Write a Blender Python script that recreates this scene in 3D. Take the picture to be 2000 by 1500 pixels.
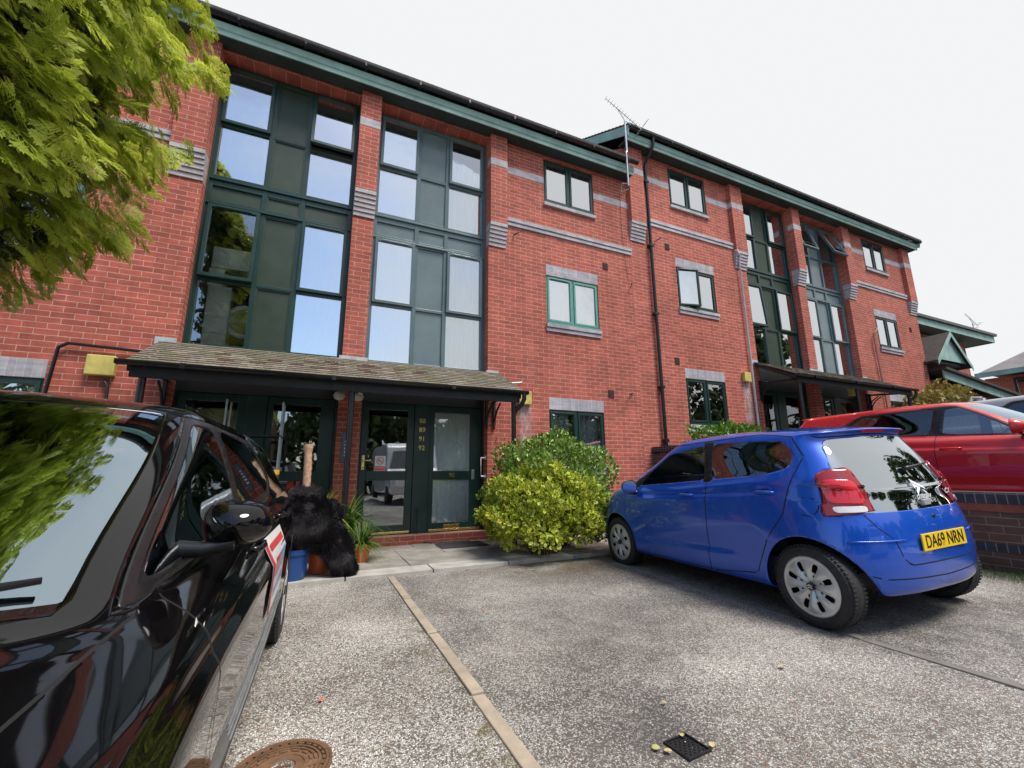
import bpy, bmesh, math, random
import numpy as np
from mathutils import Vector, Matrix
from mathutils.bvhtree import BVHTree
for o in list(bpy.data.objects): bpy.data.objects.remove(o)
C = bpy.context.scene.collection
S = bpy.context.scene
rad = math.radians
# ------------------------------------------------------------ camera
cam = bpy.data.cameras.new('camera'); camo = bpy.data.objects.new('camera', cam); C.objects.link(camo)
S.camera = camo
cam.sensor_width = 36; cam.lens = 36*842.7/2000; cam.clip_start = .02; cam.clip_end = 2000
P_, Y_, R_ = rad(11.66), rad(24.37), rad(-.35)
fw = Vector((math.sin(Y_)*math.cos(P_), math.cos(Y_)*math.cos(P_), math.sin(P_)))
rt = Vector((math.cos(Y_), -math.sin(Y_), 0)); up = rt.cross(fw)
r2 = math.cos(R_)*rt+math.sin(R_)*up; u2 = -math.sin(R_)*rt+math.cos(R_)*up
M_ = Matrix(((r2.x, u2.x, -fw.x), (r2.y, u2.y, -fw.y), (r2.z, u2.z, -fw.z))).to_4x4()
camo.matrix_world = Matrix.Translation((0, 0, 1.0)) @ M_
# ------------------------------------------------------------ world, sun, exposure
w = bpy.data.worlds.new('World'); S.world = w; w.use_nodes = True
nt = w.node_tree; N = nt.nodes; L = nt.links; N.clear()
out = N.new('ShaderNodeOutputWorld'); bg = N.new('ShaderNodeBackground'); bg2 = N.new('ShaderNodeBackground'); mx = N.new('ShaderNodeMixShader')
sky = N.new('ShaderNodeTexSky'); sky.sky_type = 'NISHITA'; sky.sun_disc = False
SUN_EL, SUN_AZ = rad(62), rad(150)      # azimuth clockwise from +Y
sky.sun_elevation = SUN_EL; sky.sun_rotation = SUN_AZ
L.new(sky.outputs[0], bg.inputs[0]); bg.inputs[1].default_value = .13
bg2.inputs[0].default_value = (.975, .985, 1, 1); bg2.inputs[1].default_value = .60
tc = N.new('ShaderNodeTexCoord'); sep = N.new('ShaderNodeSeparateXYZ'); L.new(tc.outputs['Generated'], sep.inputs[0])
nz = N.new('ShaderNodeTexNoise'); nz.inputs['Scale'].default_value = 1.6; nz.inputs['Detail'].default_value = 7; nz.inputs['Roughness'].default_value = .55
mp = N.new('ShaderNodeMapping'); mp.inputs['Scale'].default_value = (1, 1, 2.2); L.new(tc.outputs['Generated'], mp.inputs[0]); L.new(mp.outputs[0], nz.inputs[0])
def math_(op, a, b=None, c=None):
    m = N.new('ShaderNodeMath'); m.operation = op
    for i, v in enumerate((a, b, c)):
        if v is None: continue
        if isinstance(v, (int, float)): m.inputs[i].default_value = v
        else: L.new(v, m.inputs[i])
    return m.outputs[0]
# cloud cover grows towards +x (right) and towards the horizon; a blue gap high and to the left, larger behind the camera
s1 = math_('MULTIPLY_ADD', sep.outputs[0], 1.25, .75)
s2 = math_('MULTIPLY_ADD', sep.outputs[1], .58, s1)
s3 = math_('MULTIPLY_ADD', sep.outputs[2], -.28, s2)
s4 = math_('MULTIPLY_ADD', nz.outputs['Fac'], 1.5, s3)
mr = N.new('ShaderNodeMapRange'); mr.interpolation_type = 'SMOOTHSTEP'; L.new(s4, mr.inputs[0]); mr.inputs[1].default_value = .75; mr.inputs[2].default_value = 1.55
L.new(mr.outputs[0], mx.inputs[0]); L.new(bg.outputs[0], mx.inputs[1]); L.new(bg2.outputs[0], mx.inputs[2]); L.new(mx.outputs[0], out.inputs[0])
sl = bpy.data.lights.new('sun', 'SUN'); sl.energy = 2.8; sl.angle = rad(22); sl.color = (1, .95, .87)
so = bpy.data.objects.new('sun', sl); C.objects.link(so)
sd = Vector((math.sin(SUN_AZ)*math.cos(SUN_EL), math.cos(SUN_AZ)*math.cos(SUN_EL), math.sin(SUN_EL)))
so.rotation_euler = sd.to_track_quat('Z', 'Y').to_euler(); so.location = (0, -5, 20)
S.view_settings.view_transform = 'Standard'; S.view_settings.look = 'None'; S.view_settings.exposure = .62; S.view_settings.gamma = 1
S.render.engine = 'CYCLES'
random.seed(7); rng = np.random.default_rng(7)
# ------------------------------------------------------------ materials
MAT = {}
def srgb(*c):
    if isinstance(c[0], (tuple, list)): c = c[0]
    return tuple(((v/255)/12.92 if v/255 <= .04045 else ((v/255+.055)/1.055)**2.4) for v in c)
class NT:
    def __init__(s, name):
        m = bpy.data.materials.new(name); m.use_nodes = True; s.m = m; s.t = m.node_tree; s.n = s.t.nodes; s.l = s.t.links
        s.b = s.n['Principled BSDF']; s.out = s.n['Material Output']
    def new(s, t, **k):
        n = s.n.new(t)
        for a, v in k.items(): setattr(n, a, v)
        return n
    def set(s, n, **k):
        for a, v in k.items():
            a = a.replace('_', ' ')
            if hasattr(v, 'is_linked') or isinstance(v, bpy.types.NodeSocket): s.l.new(v, n.inputs[a])
            else: n.inputs[a].default_value = v
    def coord(s, which='Object', scale=None):
        t = s.new('ShaderNodeTexCoord').outputs[which]
        if scale is None: return t
        m = s.new('ShaderNodeMapping'); s.l.new(t, m.inputs[0]); m.inputs['Scale'].default_value = scale; return m.outputs[0]
    def noise(s, vec, scale, detail=4, rough=.55):
        n = s.new('ShaderNodeTexNoise'); s.l.new(vec, n.inputs['Vector']); n.inputs['Scale'].default_value = scale
        n.inputs['Detail'].default_value = detail; n.inputs['Roughness'].default_value = rough; return n.outputs['Fac']
    def rng(s, v, a, b, c=0., d=1., smooth=False):
        n = s.new('ShaderNodeMapRange'); s.l.new(v, n.inputs[0])
        if smooth: n.interpolation_type = 'SMOOTHSTEP'
        for i, x in zip((1, 2, 3, 4), (a, b, c, d)): n.inputs[i].default_value = x
        return n.outputs[0]
    def mix(s, f, a, b, mode='MIX'):
        n = s.new('ShaderNodeMix', data_type='RGBA', blend_type=mode)
        for i, v in ((0, f), (6, a), (7, b)):
            if isinstance(v, bpy.types.NodeSocket): s.l.new(v, n.inputs[i])
            else: n.inputs[i].default_value = v if i == 0 else (*v[:3], 1)
        return n.outputs[2]
    def math(s, op, a, b=None, c=None):
        m = s.new('ShaderNodeMath', operation=op)
        for i, v in enumerate((a, b, c)):
            if v is None: continue
            if isinstance(v, (int, float)): m.inputs[i].default_value = v
            else: s.l.new(v, m.inputs[i])
        return m.outputs[0]
    def bump(s, h, strength=.5, dist=.01):
        n = s.new('ShaderNodeBump'); s.l.new(h, n.inputs['Height']); n.inputs['Strength'].default_value = strength; n.inputs['Distance'].default_value = dist
        s.l.new(n.outputs[0], s.b.inputs['Normal']); return n
def mat(name, col, rough=.5, var=.12, vs=6., metallic=0, bump=0, bs=60, coat=0, spec=.5):
    if name in MAT: return MAT[name]
    t = NT(name); c = t.coord()
    f = t.noise(c, vs); f = t.rng(f, .3, .7, -1, 1)
    lo = tuple(x*(1-var) for x in col); hi = tuple(min(1, x*(1+var)) for x in col)
    t.set(t.b, Base_Color=t.mix(t.rng(f, -1, 1), lo, hi), Metallic=metallic)
    r = t.rng(t.noise(c, vs*2.3), .3, .7, max(0.02, rough*(1-.5*var)), min(1, rough*(1+.5*var))); t.set(t.b, Roughness=r)
    t.b.inputs['Specular IOR Level'].default_value = spec
    if coat: t.b.inputs['Coat Weight'].default_value = coat; t.b.inputs['Coat Roughness'].default_value = .03
    if bump: t.bump(t.noise(c, bs, 6), .4, bump)
    MAT[name] = t.m; return t.m
def brick_mat(name, c1, c2, mortar, soldier=False, stain=True):
    t = NT(name); g = t.new('ShaderNodeNewGeometry'); sn = t.new('ShaderNodeSeparateXYZ'); tc = t.new('ShaderNodeTexCoord')
    t.l.new(tc.outputs['Normal'], sn.inputs[0]); so_ = t.new('ShaderNodeSeparateXYZ'); t.l.new(tc.outputs['Object'], so_.inputs[0])
    side = t.math('GREATER_THAN', t.math('ABSOLUTE', sn.outputs[0]), .6)
    um = t.new('ShaderNodeMix', data_type='FLOAT'); t.l.new(side, um.inputs[0]); t.l.new(so_.outputs[0], um.inputs[2]); t.l.new(so_.outputs[1], um.inputs[3])
    u = um.outputs[0]; z = t.math('ADD', so_.outputs[2], -.022+20*.075)
    cx = t.new('ShaderNodeCombineXYZ')
    br = t.new('ShaderNodeTexBrick')
    if soldier:
        t.l.new(z, cx.inputs[0]); t.l.new(u, cx.inputs[1]); br.offset = 0
    else:
        t.l.new(u, cx.inputs[0]); t.l.new(z, cx.inputs[1])
    t.l.new(cx.outputs[0], br.inputs['Vector']); br.inputs['Scale'].default_value = 1
    br.inputs['Brick Width'].default_value = .225; br.inputs['Row Height'].default_value = .075; br.inputs['Mortar Size'].default_value = .0047
    br.inputs['Mortar Smooth'].default_value = .25; br.inputs['Bias'].default_value = 0
    br.inputs['Color1'].default_value = (*c1, 1); br.inputs['Color2'].default_value = (*c2, 1); br.inputs['Mortar'].default_value = (*mortar, 1)
    co = tc.outputs['Object']
    n1 = t.rng(t.noise(co, 1.1, 3), .3, .7, .86, 1.12); n2 = t.rng(t.noise(co, 45, 5, .7), .25, .75, .82, 1.16)
    # wide smears so that courses are not uniform
    ms = t.new('ShaderNodeMapping'); t.l.new(co, ms.inputs[0]); ms.inputs['Scale'].default_value = (2.2, 2.2, 13)
    n3 = t.rng(t.noise(ms.outputs[0], 1.7, 2), .3, .7, .85, 1.12)
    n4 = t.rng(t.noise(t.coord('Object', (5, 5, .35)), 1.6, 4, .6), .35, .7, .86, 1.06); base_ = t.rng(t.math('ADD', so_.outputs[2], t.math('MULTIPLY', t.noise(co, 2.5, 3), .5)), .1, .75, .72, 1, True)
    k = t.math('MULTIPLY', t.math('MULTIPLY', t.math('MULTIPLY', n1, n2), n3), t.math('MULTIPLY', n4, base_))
    kc = t.new('ShaderNodeCombineColor'); [t.l.new(k, kc.inputs[i]) for i in range(3)]
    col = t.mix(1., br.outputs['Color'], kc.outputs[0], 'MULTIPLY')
    if stain:
        st = t.rng(t.noise(t.coord('Object', (1.3, 1.3, .5)), 1.0, 5, .65), .60, .78, 0, .35, True)
        col = t.mix(st, col, tuple(.5*a+.5*b for a, b in zip(c2, (.45, .36, .3))))
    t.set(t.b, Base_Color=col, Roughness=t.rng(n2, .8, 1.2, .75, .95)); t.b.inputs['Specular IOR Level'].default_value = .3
    h = t.math('ADD', t.math('MULTIPLY', t.math('SUBTRACT', 1, br.outputs['Fac']), .6), t.math('MULTIPLY', t.noise(co, 90, 4), .35))
    t.bump(h, .55, .008)
    MAT[name] = t.m; return t.m
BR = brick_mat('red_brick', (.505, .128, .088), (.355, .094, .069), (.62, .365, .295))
BB = brick_mat('blue_brick', (.50, .50, .53), (.39, .39, .43), (.60, .47, .43), stain=False)
BS = brick_mat('blue_soldier', (.45, .45, .49), (.36, .36, .41), (.62, .47, .43), soldier=True, stain=False)
WALLB = brick_mat('old_brick', (.16, .075, .055), (.10, .065, .055), (.22, .18, .16))
COPB = brick_mat('coping_brick', (.055, .055, .075), (.04, .04, .055), (.25, .20, .19), soldier=True, stain=False)
GREEN = mat('green_paint', (.012, .040, .033), .32, .18, 5)
GREY = mat('green_panel', (.022, .042, .026), .45, .2, 3)
SLATE = mat('slate_paint', (.10, .15, .16), .22, .12, 4)
SLATE2 = mat('slate_panel', (.14, .19, .20), .2, .1, 3)
TEAL = mat('teal_paint', (.11, .30, .25), .4, .15, 9)
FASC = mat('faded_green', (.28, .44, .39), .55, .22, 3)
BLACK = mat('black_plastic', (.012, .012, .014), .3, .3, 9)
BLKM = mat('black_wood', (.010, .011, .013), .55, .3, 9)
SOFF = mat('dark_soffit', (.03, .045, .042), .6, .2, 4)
ROOFT = mat('roof_tile', (.055, .045, .042), .85, .35, 14, bump=.01, bs=30)
LEAD = mat('lead', (.42, .47, .52), .45, .2, 12)
BRASS = mat('brass', (.78, .60, .24), .28, .15, 12, metallic=1)
WHITE = mat('white_plastic', (.8, .8, .8), .3, .05)
CREAM = mat('yellow_box', (.56, .47, .13), .45, .22, 8)
RUBBER = mat('rubber', (.022, .022, .024), .75, .25, 30)
CHROME = mat('chrome', (.75, .76, .78), .12, .05, metallic=1)
STEEL = mat('galvanised', (.42, .44, .46), .4, .2, 20, metallic=.6)
BARK = mat('bark', (.13, .085, .055), .9, .35, 20, bump=.02, bs=40)
SOIL = mat('soil', (.03, .02, .014), .95, .4, 40, bump=.01)
INT = mat('room_dark', (.10, .085, .075), .9, .3, 1.5)
INTW = mat('room_pale', (.45, .43, .38), .9, .15, 1.5)
def cloth_mat():
    t = NT('curtain'); c = t.coord('Object', (1, 1, .04)); f = t.rng(t.noise(c, 45, 3), .3, .7, .72, 1)
    k = t.new('ShaderNodeCombineColor'); [t.l.new(f, k.inputs[i]) for i in range(3)]
    t.set(t.b, Base_Color=t.mix(1., (.93, .94, .93), k.outputs[0], 'MULTIPLY'), Roughness=.9); MAT['curtain'] = t.m; return t.m
CLOTH = cloth_mat(); LACE = mat('lace', (.93, .94, .95), .9, .06, 60)
def glass_mat(name, refl=.5, tint=(.8, .85, .85), rc=(.9, .95, 1.), rough=.0, alpha=1):
    t = NT(name); t.n.remove(t.b)
    g = t.new('ShaderNodeBsdfGlossy'); g.inputs['Roughness'].default_value = rough; g.inputs['Color'].default_value = (*rc, 1)
    tr = t.new('ShaderNodeBsdfTransparent'); tr.inputs['Color'].default_value = (*tint, 1)
    fr = t.new('ShaderNodeFresnel'); fr.inputs['IOR'].default_value = 1.5
    f = t.math('MINIMUM', t.math('ADD', fr.outputs[0], refl), 1.)
    # slightly uneven panes
    co = t.coord(); n = t.noise(co, 1.4, 2); bp = t.new('ShaderNodeBump'); t.l.new(n, bp.inputs['Height']); bp.inputs['Strength'].default_value = .12; bp.inputs['Distance'].default_value = .02
    t.l.new(bp.outputs[0], g.inputs['Normal'])
    m = t.new('ShaderNodeMixShader'); t.l.new(f, m.inputs[0]); t.l.new(tr.outputs[0], m.inputs[1]); t.l.new(g.outputs[0], m.inputs[2]); t.l.new(m.outputs[0], t.out.inputs[0])
    MAT[name] = t.m; return t.m
PANE = glass_mat('window_glass', .60, (.85, .9, .9), (.95, .98, 1.))
CPANE = glass_mat('curtained_glass', .34, (.97, 1, 1), (.97, .99, 1.))
DPANE = glass_mat('door_glass', .14, (.98, 1, .99))
WSCR = glass_mat('windscreen_glass', .42, (.55, .62, .60), (.75, .9, 1))
SIDEG = glass_mat('side_glass', .22, (.74, .82, .78))
TINTG = glass_mat('privacy_glass', .10, (.30, .33, .34))
def paint(name, col, metallic=.0, rough=.3, flake=0):
    t = NT(name); c = t.coord()
    t.set(t.b, Base_Color=(*col, 1), Metallic=metallic, Roughness=rough); t.b.inputs['Coat Weight'].default_value = 1; t.b.inputs['Coat Roughness'].default_value = .02
    n = t.noise(c, 2.5, 6, .7); t.set(t.b, Roughness=t.rng(n, .3, .7, rough*.8, rough*1.25)) 
    d = t.rng(t.noise(c, 35, 5, .7), .5, .8, .012, .06); t.set(t.b, Coat_Roughness=d)
    MAT[name] = t.m; return t.m
PBLUE = paint('blue_paint', (.002, .085, .56), .25, .30)
PBLACK = paint('black_paint', (.003, .0025, .003), 0, .3); PBLACK.node_tree.nodes['Principled BSDF'].inputs['Specular IOR Level'].default_value = 0; [setattr(n_.inputs[3], 'default_value', .035) for n_ in PBLACK.node_tree.nodes if n_.type == 'MAP_RANGE' and abs(n_.inputs[3].default_value-.012) < 1e-4]
PRED = paint('red_paint', (.62, .010, .016), .15, .3)
PGREY = paint('silver_paint', (.38, .40, .42), .4, .3)
PWHITE = paint('white_paint', (.8, .8, .8), 0, .35)
LRED = mat('red_lens', (.70, .008, .012), .08, .1, 20, coat=1)
LDRED = mat('dark_red_lens', (.30, .004, .006), .1, .1, 20, coat=1)
LCLR = mat('clear_lens', (.75, .72, .70), .08, .1, 20, coat=1)
LAMB = mat('amber_lens', (.55, .25, .10), .1, .1, 20, coat=1)
SEAM = mat('panel_gap', (.003, .003, .004), .8, .1)
PLY = mat('plate_yellow', (.86, .58, .01), .35, .05)
INTC = mat('car_interior', (.025, .025, .028), .8, .3, 5)
HUB = mat('wheel_silver', (.62, .63, .64), .3, .08, 9, metallic=.45)
# ------------------------------------------------------------ mesh helpers
class MB:
    def __init__(s): s.v = []; s.f = []; s.mi = []; s.cur = 0
    def add(s, vs, fs):
        o = len(s.v); s.v += [tuple(v) for v in vs]; s.f += [tuple(i+o for i in f) for f in fs]; s.mi += [s.cur]*len(fs)
    def box(s, x0, x1, y0, y1, z0, z1, m=None):
        vs = [(x, y, z) for x in (x0, x1) for y in (y0, y1) for z in (z0, z1)]
        if m is not None: vs = [tuple(m @ Vector(v)) for v in vs]
        s.add(vs, [(0, 1, 3, 2), (4, 6, 7, 5), (0, 4, 5, 1), (2, 3, 7, 6), (0, 2, 6, 4), (1, 5, 7, 3)])
    def quad(s, a, b, c, d): s.add([a, b, c, d], [(0, 1, 2, 3)])
    def poly(s, pts): s.add(pts, [tuple(range(len(pts)))])
    def prism(s, pts, axis, a, b):
        # polygon in the two other axes, extruded along axis (0,1,2) from a to b
        def mk(p, t):
            q = list(p); q.insert(axis, t); return q
        n = len(pts); vs = [mk(p, a) for p in pts]+[mk(p, b) for p in pts]
        s.add(vs, [tuple(range(n))[::-1], tuple(range(n, 2*n))]+[(i, (i+1) % n, n+(i+1) % n, n+i) for i in range(n)])
    def tube(s, path, r, n=10, caps=True):
        path = [Vector(p) for p in path]; rs = r if isinstance(r, (list, tuple)) else [r]*len(path)
        rings = []; prev = None
        for i, p in enumerate(path):
            if i == 0: d = path[1]-p
            elif i == len(path)-1: d = p-path[-2]
            else: d = (path[i+1]-p).normalized()+(p-path[i-1]).normalized()
            if d.length < 1e-9: d = Vector((0, 0, 1))
            d.normalize()
            if prev is None: a = Vector((0, 0, 1)) if abs(d.z) < .9 else Vector((1, 0, 0)); a = (a-d*a.dot(d)).normalized()
            else: a = (prev-d*prev.dot(d)).normalized()
            prev = a; b = d.cross(a)
            rings.append([p+rs[i]*(math.cos(t)*a+math.sin(t)*b) for t in [2*math.pi*k/n for k in range(n)]])
        vs = [v for rg in rings for v in rg]; fs = []
        for i in range(len(path)-1):
            for k in range(n): fs.append((i*n+k, i*n+(k+1) % n, (i+1)*n+(k+1) % n, (i+1)*n+k))
        if caps: fs += [tuple(range(n))[::-1], tuple((len(path)-1)*n+k for k in range(n))]
        s.add(vs, fs)
    def lathe(s, prof, n=32, m=None, a0=0, a1=2*math.pi):
        # profile (r, z) revolved about z
        full = abs(a1-a0-2*math.pi) < 1e-6; cnt = n if full else n+1; vs = []
        for k in range(cnt):
            t = a0+(a1-a0)*k/n
            for r, z in prof:
                v = Vector((r*math.cos(t), r*math.sin(t), z)); vs.append(tuple(m @ v) if m is not None else tuple(v))
        q = len(prof); fs = []
        for k in range(n):
            k2 = (k+1) % cnt
            for i in range(q-1): fs.append((k*q+i, k2*q+i, k2*q+i+1, k*q+i+1))
        s.add(vs, fs)
    def build(s, name, mats, parent=None, smooth=False, bevel=0, loc=None):
        me = bpy.data.meshes.new(name); me.from_pydata(s.v, [], s.f)
        if not isinstance(mats, (list, tuple)): mats = [mats]
        for m in mats: me.materials.append(m)
        if len(mats) > 1: me.polygons.foreach_set('material_index', s.mi)
        me.update()
        bm = bmesh.new(); bm.from_mesh(me); bmesh.ops.recalc_face_normals(bm, faces=bm.faces); bm.to_mesh(me); bm.free()
        o = bpy.data.objects.new(name, me); C.objects.link(o)
        if smooth is True: me.polygons.foreach_set('use_smooth', [True]*len(me.polygons))
        elif smooth: me.polygons.foreach_set('use_smooth', [True]*len(me.polygons)); me.set_sharp_from_angle(angle=rad(smooth))
        if bevel:
            b = o.modifiers.new('bevel', 'BEVEL'); b.width = bevel; b.segments = 2; b.limit_method = 'ANGLE'
        if parent is not None: o.parent = parent
        if loc is not None: o.location = loc
        return o
def fast(name, V, F, mats, mi=None, parent=None, smooth=False):
    V = np.asarray(V, dtype=np.float32); F = np.asarray(F, dtype=np.int32); k = F.shape[1]
    me = bpy.data.meshes.new(name); me.vertices.add(len(V)); me.vertices.foreach_set('co', V.ravel())
    me.loops.add(F.size); me.loops.foreach_set('vertex_index', F.ravel())
    me.polygons.add(len(F)); me.polygons.foreach_set('loop_start', np.arange(len(F), dtype=np.int32)*k)
    if not isinstance(mats, (list, tuple)): mats = [mats]
    for m in mats: me.materials.append(m)
    if mi is not None: me.polygons.foreach_set('material_index', np.asarray(mi, dtype=np.int32))
    if smooth: me.polygons.foreach_set('use_smooth', [True]*len(F))
    me.update(calc_edges=True); me.validate()
    o = bpy.data.objects.new(name, me); C.objects.link(o)
    if parent is not None: o.parent = parent
    return o
def tag(o, label=None, cat=None, group=None, kind=None):
    if label: o['label'] = label
    if cat: o['category'] = cat
    if group: o['group'] = group
    if kind: o['kind'] = kind
    return o
def thing(name, label, cat, loc=(0, 0, 0), group=None):
    o = bpy.data.objects.new(name, None); C.objects.link(o); o.location = loc; o.empty_display_size = .2
    return tag(o, label, cat, group)
def text(name, s, size, m, parent, mw, extrude=.002, align='CENTER', bold=0):
    cu = bpy.data.curves.new(name, 'FONT'); cu.body = s; cu.size = size; cu.extrude = extrude; cu.align_x = align; cu.align_y = 'CENTER'; cu.offset = bold
    t = bpy.data.objects.new(name, cu); C.objects.link(t); bpy.context.view_layer.update()
    me = bpy.data.meshes.new_from_object(t); bpy.data.objects.remove(t); bpy.data.curves.remove(cu); me.materials.clear(); me.materials.append(m)
    o = bpy.data.objects.new(name, me); C.objects.link(o); o.parent = parent; o.matrix_local = mw; return o
UP = Matrix.Rotation(rad(90), 4, 'X')     # text facing -Y
# ------------------------------------------------------------ the ground
def gz(x, y):
    z = -.075-.006*max(0, 5-y)-.008*max(0, 1-y)
    if x > 3.4: z += .049*(min(x, 6.2)-3.4)
    if y < -6: z += .0
    return z
def gz2(x, y): return .40+.03*(x-6.35)+(.0 if y < 4.6 else .10*min(y-4.6, 2.2))
def ground_mat():
    t = NT('aggregate_tarmac'); co = t.coord()
    v = t.new('ShaderNodeTexVoronoi', feature='F1'); t.l.new(co, v.inputs['Vector']); v.inputs['Scale'].default_value = 125
    v2 = t.new('ShaderNodeTexVoronoi', feature='DISTANCE_TO_EDGE'); t.l.new(co, v2.inputs['Vector']); v2.inputs['Scale'].default_value = 125
    sc = t.new('ShaderNodeSeparateColor'); t.l.new(v.outputs['Color'], sc.inputs[0])
    big = t.noise(co, .8, 5, .6); mid = t.noise(co, 4.5, 5, .65)
    stone = t.mix(sc.outputs[0], (.26, .24, .215), (.76, .73, .69))
    stone = t.mix(t.rng(sc.outputs[1], .86, .95), stone, (.85, .82, .77))
    stone = t.mix(t.rng(sc.outputs[2], .8, .9), stone, (.27, .17, .11))
    expo = t.math('ADD', t.math('MULTIPLY', big, .7), t.math('MULTIPLY', mid, .5))
    keep = t.math('GREATER_THAN', t.math('ADD', sc.outputs[1], t.rng(expo, .45, .75, -.25, .5)), .22)
    edge = t.rng(v2.outputs['Distance'], .02, .11)
    f = t.math('MULTIPLY', keep, edge)
    col = t.mix(f, (.13, .12, .108), stone)
    shade = t.rng(big, .35, .68, .68, 1.22); k = t.new('ShaderNodeCombineColor'); [t.l.new(shade, k.inputs[i]) for i in range(3)]
    col = t.mix(1., col, k.outputs[0], 'MULTIPLY')
    # parking bays worn differently: the bay beyond the edging is darker; damp mossy patch by the bush; moss along the edging
    sp = t.new('ShaderNodeSeparateXYZ'); t.l.new(co, sp.inputs[0]); X, Y = sp.outputs[0], sp.outputs[1]
    dark = t.math('MULTIPLY', t.rng(X, .83, .87), t.rng(mid, .2, .8, .32, .05)); col = t.mix(dark, col, (.12, .114, .108))
    d = t.math('SQRT', t.math('ADD', t.math('POWER', t.math('MULTIPLY', t.math('SUBTRACT', X, 2.85), .75), 2), t.math('POWER', t.math('MULTIPLY', t.math('SUBTRACT', Y, 4.75), 1.5), 2)))
    damp = t.math('MULTIPLY', t.rng(d, .35, 1.3, 1, 0, True), t.rng(mid, .35, .6)); col = t.mix(t.math('MULTIPLY', damp, .75), col, (.085, .055, .022))
    yel = t.math('MULTIPLY', t.rng(t.math('ABSOLUTE', t.math('SUBTRACT', X, .78)), .02, .14, 1, 0, True), t.rng(t.noise(co, 7, 4, .7), .48, .66)); col = t.mix(t.math('MULTIPLY', yel, .8), col, (.13, .105, .02))
    col = t.mix(t.math('MULTIPLY', t.rng(t.noise(co, 2.3, 6, .7), .60, .74, 0, .55), 1.), col, (.09, .065, .045))
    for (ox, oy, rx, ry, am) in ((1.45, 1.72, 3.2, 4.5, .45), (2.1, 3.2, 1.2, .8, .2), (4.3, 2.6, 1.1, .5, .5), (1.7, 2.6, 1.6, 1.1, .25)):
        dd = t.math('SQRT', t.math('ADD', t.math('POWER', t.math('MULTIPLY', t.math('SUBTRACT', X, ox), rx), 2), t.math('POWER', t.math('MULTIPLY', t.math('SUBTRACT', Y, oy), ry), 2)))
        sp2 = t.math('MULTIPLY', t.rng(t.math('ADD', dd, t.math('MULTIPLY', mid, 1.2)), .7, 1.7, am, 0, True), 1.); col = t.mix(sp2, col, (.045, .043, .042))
    t.set(t.b, Base_Color=col, Roughness=.85); t.b.inputs['Specular IOR Level'].default_value = .35
    h = t.math('ADD', t.math('MULTIPLY', f, .8), t.math('MULTIPLY', t.noise(co, 300, 2), .2)); t.bump(h, .8, .006)
    return t.m
GROUND = ground_mat()
def sheet(name, xs, ys, zf, m):
    V = [(x, y, zf(x, y)) for x in xs for y in ys]; n = len(ys)
    F = [(i*n+j, (i+1)*n+j, (i+1)*n+j+1, i*n+j+1) for i in range(len(xs)-1) for j in range(len(ys)-1)]
    return tag(fast(name, V, F, m, smooth=True), kind='structure')
xs = [-400, -60, -20, -8, -4]+list(np.arange(-3, 6.3, .31))+[6.3]; ys = [-400, -60, -20, -10, -6, -3]+list(np.arange(-2, 7.4, .4))+[30, 400]
sheet('ground', xs, ys, gz, GROUND)
TARM = mat('terrace_tarmac', (.12, .115, .11), .9, .25, 20, bump=.01, bs=150)
sheet('upper_terrace', [6.3, 8, 12, 18, 30, 60, 400], [-400, -20, -4, 0, 2, 4.6, 6.8, 7.4, 30, 400], gz2, TARM)
SLAB = mat('paving_slab', (.27, .25, .225), .85, .3, 3.5, bump=.006, bs=80)
SLABL = mat('pale_slab', (.40, .385, .355), .85, .22, 5, bump=.006, bs=80)
mb = MB(); y0 = 5.0
for r, (ya, yb) in enumerate(((5.30, 5.91), (5.92, 6.53), (6.54, 7.3))):
    x = -5.2+.3*r
    while x < 6.1:
        w_ = .9 if r == 0 else .6; mb.box(x+.004, x+w_-.004, ya, yb, -.2, -.03+random.uniform(-.003, .003)); x += w_
tag(mb.build('paving', SLAB, bevel=.004), kind='structure')
mb = MB(); x = -5.1
while x < 6.1: mb.box(x+.004, x+.906, 5.0, 5.295, -.25, -.034+random.uniform(-.002, .002)); x += .914
tag(mb.build('pavement', SLABL, bevel=.006), kind='structure')
EDG = mat('edging_concrete', (.36, .30, .235), .9, .22, 7, bump=.006, bs=90); EDG2 = mat('edging_dark', (.17, .155, .14), .9, .25, 7, bump=.006, bs=90)
def strip(x, ya, yb, m, seglen=.9):
    mb = MB(); y = yb
    while y > ya:
        a = max(ya, y-seglen); j = random.uniform(-.006, .006); z1 = max(gz(x, y), gz(x, a))+.010+random.uniform(-.003, .004)
        mb.box(x-.034+j, x+.034+j, a+.005, y-.005, z1-.2, z1); y -= seglen
    o = mb.build('edging_path', m, bevel=.006); return tag(o, kind='structure')
strip(.835, -2, 4.99, EDG); strip(3.40, -2, 4.6, EDG2)
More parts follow.
